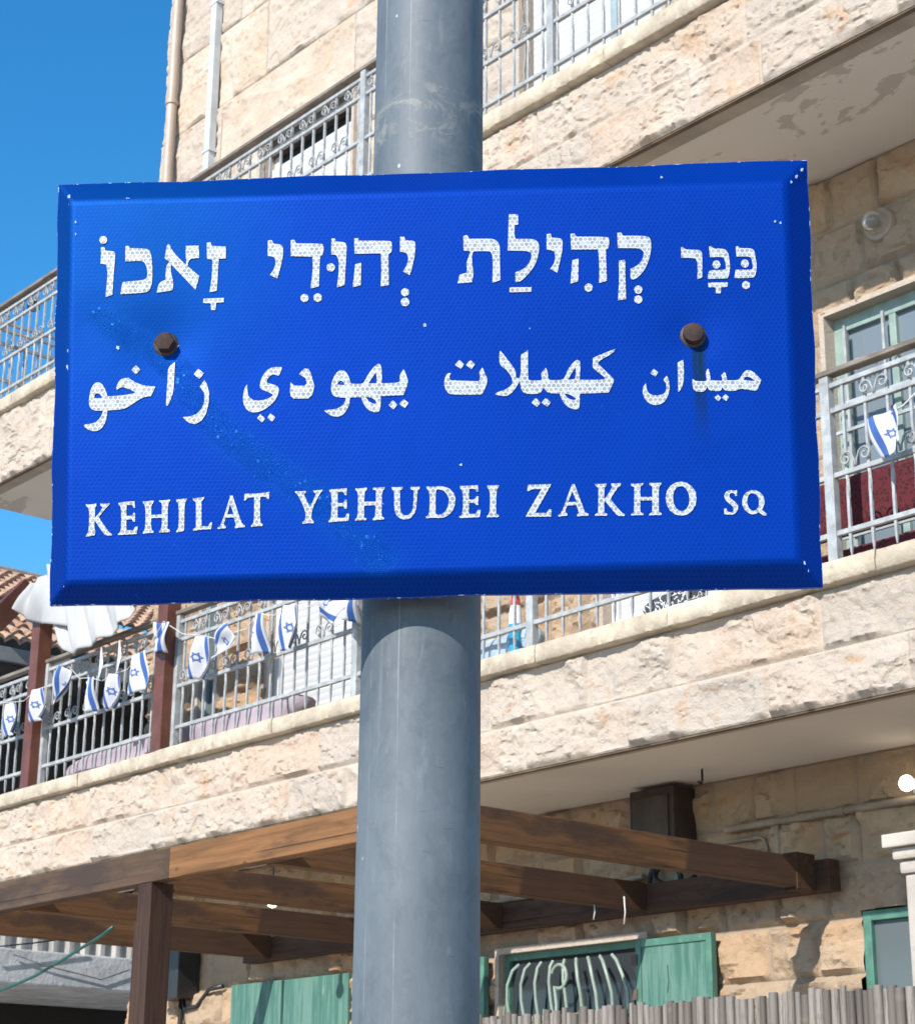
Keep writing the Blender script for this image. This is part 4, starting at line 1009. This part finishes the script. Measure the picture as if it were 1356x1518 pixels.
LT = [
(F1, "188,168 222,170 228,200 300,205 316,215 320,245 305,400 292,600 230,620 228,612 248,430 243,350 232,325 183,318 190,230"),
(F1, "412,160 440,155 452,178 600,180 635,200 652,260 658,370 655,480 640,540 615,580 365,596 368,570 385,485 560,470 600,455 612,430 610,370 595,320 565,290 410,300"),
(F1, "805,138 818,150 830,185 885,255 960,325 968,290 960,250 962,155 1080,152 1085,265 1030,270 1005,275 985,295 978,340 1085,430 1050,555 940,440 830,325 822,340 830,420 850,490 840,560 695,580 698,565 715,500 740,478 775,465 778,390 788,330 815,300 770,272 775,230 790,150"),
(F1, "1152,125 1190,122 1197,155 1328,160 1326,270 1262,272 1245,562 1180,578 1178,568 1200,440 1205,280 1155,272"),
(F2, "70,95 105,93 115,122 180,130 197,150 200,200 185,290 150,415 90,388 88,382 120,340 135,290 133,250 115,230 68,226"),
(F2, "262,90 295,92 305,120 520,122 537,135 535,205 520,222 505,235 498,480 430,498 428,490 440,400 448,300 442,232 262,228"),
(F2, "602,78 632,80 640,105 710,110 727,128 730,170 712,470 650,490 648,482 662,380 665,290 655,240 640,215 600,213"),
(F2, "792,78 825,75 832,98 1090,98 1108,112 1108,185 1095,200 1078,210 1082,470 1015,480 1013,472 1020,380 1018,215 1010,203 795,208"),
(F2, "800,295 852,282 848,470 782,488 780,480 790,400"),
(F2, "1175,65 1212,65 1220,95 1285,98 1303,112 1305,160 1295,250 1258,388 1200,355 1230,310 1245,260 1240,215 1222,195 1175,192"),
(F3, "142,342 185,330 200,345 212,378 480,375 540,388 585,430 602,490 600,700 608,895 510,930 506,922 512,750 510,610 498,560 470,530 270,535 255,560 250,640 258,740 272,820 250,925 70,938 72,922 95,830 130,818 185,805 188,760 180,690 195,640 228,545 222,533 145,525"),
(F3, "712,70 815,68 832,80 830,198 785,205 782,340 798,380 1010,378 1060,400 1088,440 1092,500 1080,600 1040,710 960,820 860,915 800,922 795,910 795,800 830,785 905,755 965,690 1000,600 995,560 960,538 900,528 697,525 700,490"),
(F4, "75,130 122,128 132,172 225,178 248,195 255,240 248,330 195,565 115,520 118,512 155,470 172,400 168,345 150,318 75,303"),
(F4, "340,130 385,125 405,160 755,163 772,182 772,275 755,295 735,308 748,655 662,678 658,668 665,560 655,330 640,303 350,305"),
(F4, "360,425 432,405 428,660 345,685 340,675 352,560"),
(F4, "862,118 910,115 922,150 1190,152 1225,175 1242,225 1240,310 1222,400 1180,510 1120,590 1065,635 1025,640 1010,625 1010,520 1055,500 1110,465 1148,405 1160,350 1150,320 1120,300 1080,288 868,288"),
(F4, "880,428 945,418 955,450 950,500 962,860 872,872 870,862 885,650"),
(F5, "133,165 165,163 195,200 400,203 430,230 440,280 438,600 370,622 368,612 375,500 372,400 355,340 325,318 138,315"),
(F5, "535,155 570,150 600,185 740,185 790,215 815,260 835,400 838,480 825,560 800,612 515,620 520,580 530,520 560,492 760,490 782,470 775,400 755,330 725,300 550,308"),
(F5, "918,155 955,148 980,180 1140,178 1185,210 1200,300 1220,400 1218,490 1200,570 1175,605 900,608 905,570 915,488 1150,488 1165,470 1158,380 1140,320 1110,295 930,298"),
(F6, "62,715 75,708 150,700 205,668 235,620 248,577 170,578 130,555 112,510 118,430 135,360 165,315 200,300 240,320 275,380 290,440 430,430 520,415 560,400 500,370 440,348 405,355 382,380 372,365 385,320 410,280 450,258 500,268 560,305 640,335 748,340 705,435 630,445 560,490 480,545 420,565 290,574 285,640 262,710 225,755 175,775 120,765 85,745", "162,455 168,425 190,408 215,415 232,435 240,455 200,458"),
(F6, "862,150 928,95 925,230 918,410 865,528 848,522 855,380 862,230"),
(F6, "1215,275 1240,320 1260,400 1255,500 1230,600 1190,665 1130,702 1080,695 1035,665 1010,635 1075,628 1140,605 1190,550 1215,480 1212,400 1170,340"),
(F7, "350,100 345,125 325,168 300,158 270,155 240,185 232,215 260,225 310,240 328,265 322,300 300,350 250,400 190,435 140,445 95,435 65,400 52,350 55,300 68,250 85,230 88,300 105,335 150,355 210,350 260,330 285,312 250,290 195,270 178,245 190,190 215,145 250,110 290,98"),
(F7, "495,135 520,112 550,115 570,150 595,245 580,310 550,338 440,340 415,320 410,280 415,215 440,240 520,242 538,225 530,185 480,155"),
(F7, "670,432 690,425 760,420 810,395 830,360 835,334 755,330 725,300 720,250 735,190 760,145 795,122 830,132 855,170 872,228 960,230 975,210 1000,160 1040,105 1080,75 1100,85 1108,150 1105,225 1230,222 1245,205 1240,165 1272,115 1295,170 1308,220 1270,315 1098,322 1098,400 1085,440 1050,448 1000,425 965,375 950,330 865,332 862,380 840,430 805,470 760,480 710,465", "770,235 775,215 795,203 815,215 825,238", "1005,225 1060,140 1070,185 1065,225", "985,330 1020,330 1055,350 1068,375 1050,383 1010,365"),
(F8, "80,243 95,250 80,270 88,300 300,308 312,285 300,240 328,203 345,250 370,300 330,400 310,408 95,408 60,385 42,340 45,290 60,255"),
(F8, "1315,62 1298,95 1190,155 1185,175 1300,285 1305,305 1265,390 1050,398 1050,490 1035,515 1000,515 950,490 915,440 900,398 820,395 795,375 780,350 765,385 745,400 650,402 620,380 610,345 605,300 580,350 540,400 500,420 425,408 420,402 445,385 500,370 550,330 548,290 530,250 490,208 478,205 450,170 455,78 470,88 560,205 575,240 575,280 600,285 612,260 612,110 640,95 665,72 665,290 680,302 765,300 770,280 760,250 798,205 812,240 815,280 825,298 920,298 940,275 960,220 1000,165 1030,145 1050,155 1055,200 1048,295 1230,295 1240,280 1150,210 1145,190 1148,130", "960,295 1018,200 1022,240 1015,290", "935,398 970,402 1005,420 1025,438 1005,448 960,435"),
(F9, "305,230 325,270 338,350 325,430 290,500 240,535 175,545 110,520 65,465 50,400 55,350 85,308 92,370 110,415 160,440 225,440 280,420 302,380 300,310 268,275"),
(F9, "420,90 480,57 488,180 482,320 440,400 425,402 425,270"),
(F9, "575,262 590,272 610,288 715,290 728,270 715,190 742,150 758,190 770,280 890,285 895,260 880,225 920,187 935,230 942,280 1050,280 1075,262 1100,220 1140,172 1185,172 1240,205 1305,280 1262,385 1240,390 1150,378 1080,365 1040,392 940,392 910,380 895,350 880,385 855,395 770,390 745,375 735,345 715,385 690,402 620,400 590,380 578,340", "1115,275 1135,245 1150,238 1200,255 1240,285 1180,285"),
(A1, "118,250 170,258 260,240 260,270 240,300 238,430 300,370 345,290 312,270 312,240 370,248 435,235 432,262 400,285 290,425 420,620 468,655 465,675 390,672 350,640 235,465 230,580 250,620 235,668 190,675 118,688 118,668 148,630 160,560 165,310 120,275"),
(A1, "552,235 620,222 770,210 778,300 755,300 745,270 735,262 662,262 660,410 735,405 750,370 775,365 778,488 752,485 735,455 660,458 660,600 755,600 775,555 812,550 800,650 548,665 548,648 580,625 590,560 592,290 555,252"),
(A1, "880,215 930,215 1025,200 1025,230 995,260 992,395 1135,388 1135,240 1100,222 1098,200 1170,200 1245,185 1248,208 1215,240 1212,580 1245,600 1242,625 1098,632 1095,612 1130,590 1138,432 992,438 992,590 1025,615 1022,635 955,635 882,648 880,625 912,595 918,280 882,238"),
(A2, "62,185 110,185 205,172 203,198 172,235 170,600 155,612 62,630 62,605 95,575 98,250 62,215"),
(A2, "285,175 340,168 438,155 435,180 400,210 400,545 495,548 508,500 545,492 528,585 400,592 288,608 285,590 325,560 325,225 290,200"),
(A2, "780,135 818,135 935,515 980,535 980,560 930,560 850,575 845,548 862,530 832,428 725,432 698,520 728,550 722,575 665,575 618,588 615,565 660,540 780,160", "785,250 830,385 742,388"),
(A2, "978,110 1130,110 1275,92 1310,82 1302,185 1275,180 1260,152 1185,152 1180,490 1220,520 1215,545 1140,545 1065,558 1062,538 1105,500 1105,160 1040,160 1010,175 985,205 968,200"),
(A3, "62,155 140,158 200,150 198,178 175,195 245,345 258,350 330,185 295,170 295,145 350,145 408,135 405,158 370,190 272,395 270,510 305,535 300,560 225,555 160,568 158,545 195,520 198,405 100,195 65,175"),
(A3, "492,135 590,130 715,120 712,208 690,205 675,170 600,165 600,305 675,305 690,262 715,262 715,380 690,378 672,345 600,345 598,490 690,490 712,438 745,435 735,530 600,535 482,548 482,528 520,500 525,190 495,160"),
(A3, "822,122 880,125 970,112 968,140 938,170 935,290 1080,290 1080,150 1040,138 1040,115 1110,115 1190,105 1188,135 1155,160 1152,475 1185,490 1180,515 1110,515 1040,525 1038,502 1072,480 1075,335 932,340 932,485 962,500 955,522 890,520 818,528 818,508 852,485 858,175 825,148"),
(A4, "5,100 60,105 138,98 135,125 105,140 105,330 115,400 150,438 200,435 245,395 262,330 268,145 228,125 230,98 285,102 340,98 338,125 310,145 300,330 280,410 235,465 170,488 110,475 65,440 40,380 35,300 38,150 8,128"),
(A4, "415,95 500,100 560,92 650,100 715,140 755,200 760,280 735,370 680,435 600,470 500,462 412,470 410,452 445,430 455,350 455,160 418,120", "525,150 545,128 600,135 650,170 680,230 682,290 660,360 620,410 575,432 525,420"),
(A4, "808,90 880,88 1025,80 1030,158 1005,158 995,125 920,122 918,250 985,248 1005,212 1030,210 1028,318 1005,315 985,288 918,290 918,420 1000,420 1022,372 1058,370 1045,458 805,468 803,450 840,430 848,340 848,150 810,115"),
(A4, "1132,82 1200,85 1275,78 1272,105 1242,130 1238,415 1272,435 1268,458 1200,455 1130,462 1130,440 1165,415 1168,140 1135,110"),
(A5, "105,122 200,120 395,112 392,128 195,475 340,475 362,430 402,430 395,520 80,522 78,510 275,175 150,175 125,200 97,200"),
(A5, "660,112 690,112 820,470 865,480 862,510 795,508 722,518 720,495 745,475 715,375 595,382 572,465 600,485 595,510 545,510 488,522 485,500 530,470 650,130", "660,205 718,335 608,338"),
(A5, "945,108 1020,112 1092,102 1090,132 1062,155 1060,300 1090,275 1165,145 1150,130 1148,102 1210,105 1272,98 1268,130 1235,150 1140,290 1150,315 1270,460 1320,490 1315,512 1240,512 1200,480 1075,325 1060,325 1062,470 1100,485 1095,512 1020,505 948,512 945,490 985,470 990,160 948,132"),
(A6, "312,112 390,115 478,102 475,130 440,150 440,290 600,290 600,150 558,130 558,102 630,105 722,98 718,128 685,155 688,490 728,510 722,535 640,530 560,540 558,518 598,495 600,335 440,340 440,495 485,510 480,535 400,532 318,540 316,520 355,495 358,160 315,140"),
(A6, "985,85 1060,100 1130,150 1180,220 1192,310 1180,400 1130,480 1060,530 985,542 910,525 840,475 795,400 778,310 795,210 845,140 910,98", "985,140 1040,165 1080,220 1098,290 1095,370 1070,435 1025,475 975,482 925,450 890,390 875,310 885,230 920,165"),
(A7, "515,335 515,440 485,438 470,395 430,378 390,390 370,430 385,475 430,510 500,560 540,620 535,690 495,750 430,785 370,780 285,775 278,665 320,662 335,715 380,740 430,735 455,700 445,640 400,595 330,545 285,480 285,410 320,355 380,330 450,340"),
(A7, "800,330 880,340 960,390 1010,470 1018,560 1000,640 970,690 1055,765 1045,800 985,795 915,735 860,765 790,778 720,750 650,690 610,600 608,520 640,420 710,350", "800,385 870,410 910,480 920,580 900,650 860,700 800,715 745,680 705,600 700,510 720,430 755,395"),
]
for e in LT: glyph('letter', P_(e[1]), [P_(h) for h in e[2:]], e[0])
for fr, s in ((F1, "1120,635 1310,628 1308,668 1238,672 1232,738 1190,738 1190,678 1120,675"), (F3, "722,988 998,985 995,1042 720,1050"), (F5, "525,672 805,668 802,732 708,738 705,825 635,825 630,738 528,738")):
    glyph('vowel_point', P_(s), [], fr)
for fr, x, y, r in ((F1,210,103,36), (F2,377,578,34), (F2,487,575,36), (F2,596,322,35), (F2,1218,530,34), (F2,1218,612,36), (F4,543,730,47), (F4,1097,752,46), (F4,1097,862,46), (F5,643,413,58), (F5,1050,400,58), (F5,1067,708,58)):
    glyph('vowel_point', circ(x, y, r), [], fr)
for fr, s in ((F6, "560,133 600,178 560,225 517,182"), (F6, "1155,165 1208,212 1165,268 1110,218"), (F7, "185,455 222,490 200,520 160,487"), (F7, "262,450 300,480 275,515 238,485"), (F7, "1190,352 1223,388 1195,425 1157,390"), (F7, "1272,345 1310,375 1280,415 1238,382"),
    (F8, "155,147 190,180 168,215 122,185"), (F8, "237,147 272,180 245,218 203,185"), (F8, "725,430 758,465 735,500 690,465"), (F8, "797,430 835,462 810,498 765,465"), (F9, "168,158 215,195 185,242 130,205"), (F9, "842,428 880,465 855,500 805,465"), (F9, "925,425 965,460 935,500 888,465")):
    glyph('letter_dot', P_(s), [], fr)

# ------------------------------------------------------------------ the neighbouring houses on the left
k = N('clay_roof_tiles'); r_ = k.attr('rnd')
c = k.mix(k.step(r_, 0, 1), (.34, .19, .12), (.46, .31, .21)); c = k.mix(k.step(k.noise(5, 6, .7), .52, .72), c, (.16, .11, .085)); TILE = k.out(c, .9, normal=k.bump(k.noise(40, 4), .4, .004))
def tile_roof(name, p00, p10, p01, mat, parent, course=.24, pitch=.15):
    """overlapping barrel tiles on the parallelogram p00 -> p10 (along the eave) and p00 -> p01 (up the slope)"""
    p00, p10, p01 = Vector(p00), Vector(p10), Vector(p01); e = p10-p00; s = p01-p00; n = e.cross(s).normalized()
    if n.z < 0: n = -n
    ne, ns = int(e.length/pitch), int(s.length/course)+1; m = MB(); at_ = []
    for r in range(ns):
        for q in range(ne):
            rv = random.random(); P = []
            for a in (0, 1):
                row = []
                for b in range(7):
                    t = b/6; f = (q+t)/ne; g = min(1.0, (r+a*1.08)/ns); lift = .055*math.sin(math.pi*t)+(.05 if a == 0 else .008)
                    row.append(tuple(p00+e*f+s*g+n*lift))
                P.append(row)
            fr0 = [tuple(Vector(v)-n*.03) for v in P[0]]
            o0 = len(m.v); m.grid(P); m.grid([fr0, P[0]]); at_ += [rv]*(len(m.v)-o0)
    o = obj(name, m, mat, parent, smooth=False); aa = o.data.attributes.new('rnd', 'FLOAT', 'POINT'); aa.data.foreach_set('value', np.array(at_, np.float32)); return o
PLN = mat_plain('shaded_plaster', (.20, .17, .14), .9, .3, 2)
HX = -17.5
T = thing('tiled_house', (HX-3, 12, 0), 'neighbouring house with weathered clay tile roofs behind the draped sheet', 'house')
e0, e1 = at(-60, 890, 'X', HX), at(230, 940, 'X', HX)
zev = e0.z*.5+e1.z*.5
ya, yb = e0.y-1, e1.y+4
zr0 = at(35, 853, 'X', HX-1.9).z
obj_ = tile_roof('roof', (HX, ya, zev), (HX, yb, zev), (HX-1.9, ya, zr0-.05), TILE, T)
m = MB(); m.box(HX-2.1, HX-1.85, ya, yb, zr0-.06, zr0+.05); obj('ridge_cap', m, mat_plain('grey_ridge_mortar', (.36,.33,.30), .9, .3, 4), obj_, bevel=.02)
m = MB(); m.box(HX-4, HX-.5, ya+.3, yb-.3, 0, zev-.1); obj('wall', m, PLN, T)
# lower lean-to roof nearer the balcony
LX = -16.2
f0, f1 = at(-60, 955, 'X', LX), at(200, 968, 'X', LX)
zl = at(40, 962, 'X', LX).z; y0_, y1_ = f0.y-.6, f1.y+2.2
zu_ = at(60, 915, 'X', LX-1.0).z
rf = tile_roof('lean_to_roof', (LX, y0_, zl), (LX, y1_, zl), (LX-1.0, y0_, zu_), TILE, T)
m = MB(); m.box(LX-.02, LX+.03, y0_, y1_, zl-.16, zl-.02); obj('gutter', m, mat_plain('grey_gutter', (.22,.22,.22), .6, .2, 4), rf, bevel=.01)
a_, b_ = at(-12, 925, 'X', LX+.06), at(42, 872, 'X', LX+.06)
m = MB(); m.bar((LX+.1, a_.y, a_.z), (LX+.1, b_.y, b_.z), .09, .20); obj('rake_board', m, REDPOST, rf, bevel=.006)
m = MB(); dk = zl-.16
m.box(LX-1.2, LX-1.1, y0_, y1_, 0, dk); m.box(LX-1.2, LX, y1_-.1, y1_, 0, dk); m.box(LX-1.15, LX, y0_, y1_, dk-.04, dk-.01); m.box(LX-1.2, LX-.02, y0_, y1_, 2.9, 2.96)
obj('porch', m, mat_plain('shade_dark_porch', (.045,.037,.031), .9, .3, 3), T)  # near-black boards: shade under the lean-to roof is put into the colour
# the concrete carport roof low at the left
KX = -13.6
c0, c1 = at(-20, 1403, 'X', KX), at(190, 1420, 'X', KX); d0, d1 = at(-20, 1454, 'X', KX), at(190, 1471, 'X', KX)
zt_, zb_ = (c0.z+c1.z)/2, (d0.z+d1.z)/2
T = thing('concrete_shed', (KX-2, (c0.y+c1.y)/2, 0), 'blue grey concrete shed roof with a metal sheet edge at the lower left', 'shed')
yA, yB = c0.y-1.2, c1.y+1.6
m = MB(); m.box(KX-.10, KX, yA, yB, zb_, zt_); m.box(KX-4, KX-.1, yA, yB, zb_+.06, zt_-.02); obj('roof_slab', m, mat_plain('blue_grey_concrete', (.56,.585,.62), .9, .25, 4, dirt=(.38,.39,.41), bumpd=.012), T, bevel=.012)
m = MB(); m.box(KX-4, KX-2.4, yA, yB, 0, zb_+.055); obj('wall', m, DARK, T)  # near-black wall, the shade beneath the slab put into its colour
m = MB(); h0 = at(60, 1380, 'X', KX-.25).z
P = []
for i in range(int((yB-yA)/.035)):
    yy = yA+.035*i; off = .022 if (i//2) % 2 else 0; P.append([(KX-.25+off, yy, zt_-.04), (KX-.25+off, yy, h0+.02)])
m.grid(P); o = obj('corrugated_sheet', m, mat_plain('zinc_sheet', (.52,.50,.47), .5, .4, 3, metal=.2, sc=(1,5,.6)), T); sdm = o.modifiers.new('t', 'SOLIDIFY'); sdm.thickness = .002
# green hose looping down from the pergola post, thin wires
HY = 5.5
pts = [at(x, y, 'Y', HY) for x, y in ((-30, 1478), (10, 1465), (50, 1448), (90, 1425), (120, 1406), (150, 1388), (168, 1374))]
m = MB(); m.tube(pts, .009, 8); tag(obj('hose', m, mat_plain('green_hose', (.012,.10,.075), .4, .2, 9), smooth=True), 'thin dark green hose sagging from the pergola post at the lower left', 'hose')
pts = [at(x, y, 'X', KX+.05) for x, y in ((-20, 1405), (50, 1398), (110, 1390))]
m = MB(); m.tube(pts, .006, 5); tag(obj('wire', m, BLACKP, smooth=True), 'thin dark wire along the top of the concrete shed roof', 'wire')
pts = [at(x, y, 'X', KX+.02) for x, y in ((20, 1415), (70, 1432), (150, 1452), (192, 1438))]
m = MB(); m.tube(pts, .005, 5); tag(obj('wire', m, mat_plain('grey_wire', (.18,.18,.19), .6), smooth=True), 'thin grey wire drooping across the blue grey shed slab', 'wire')
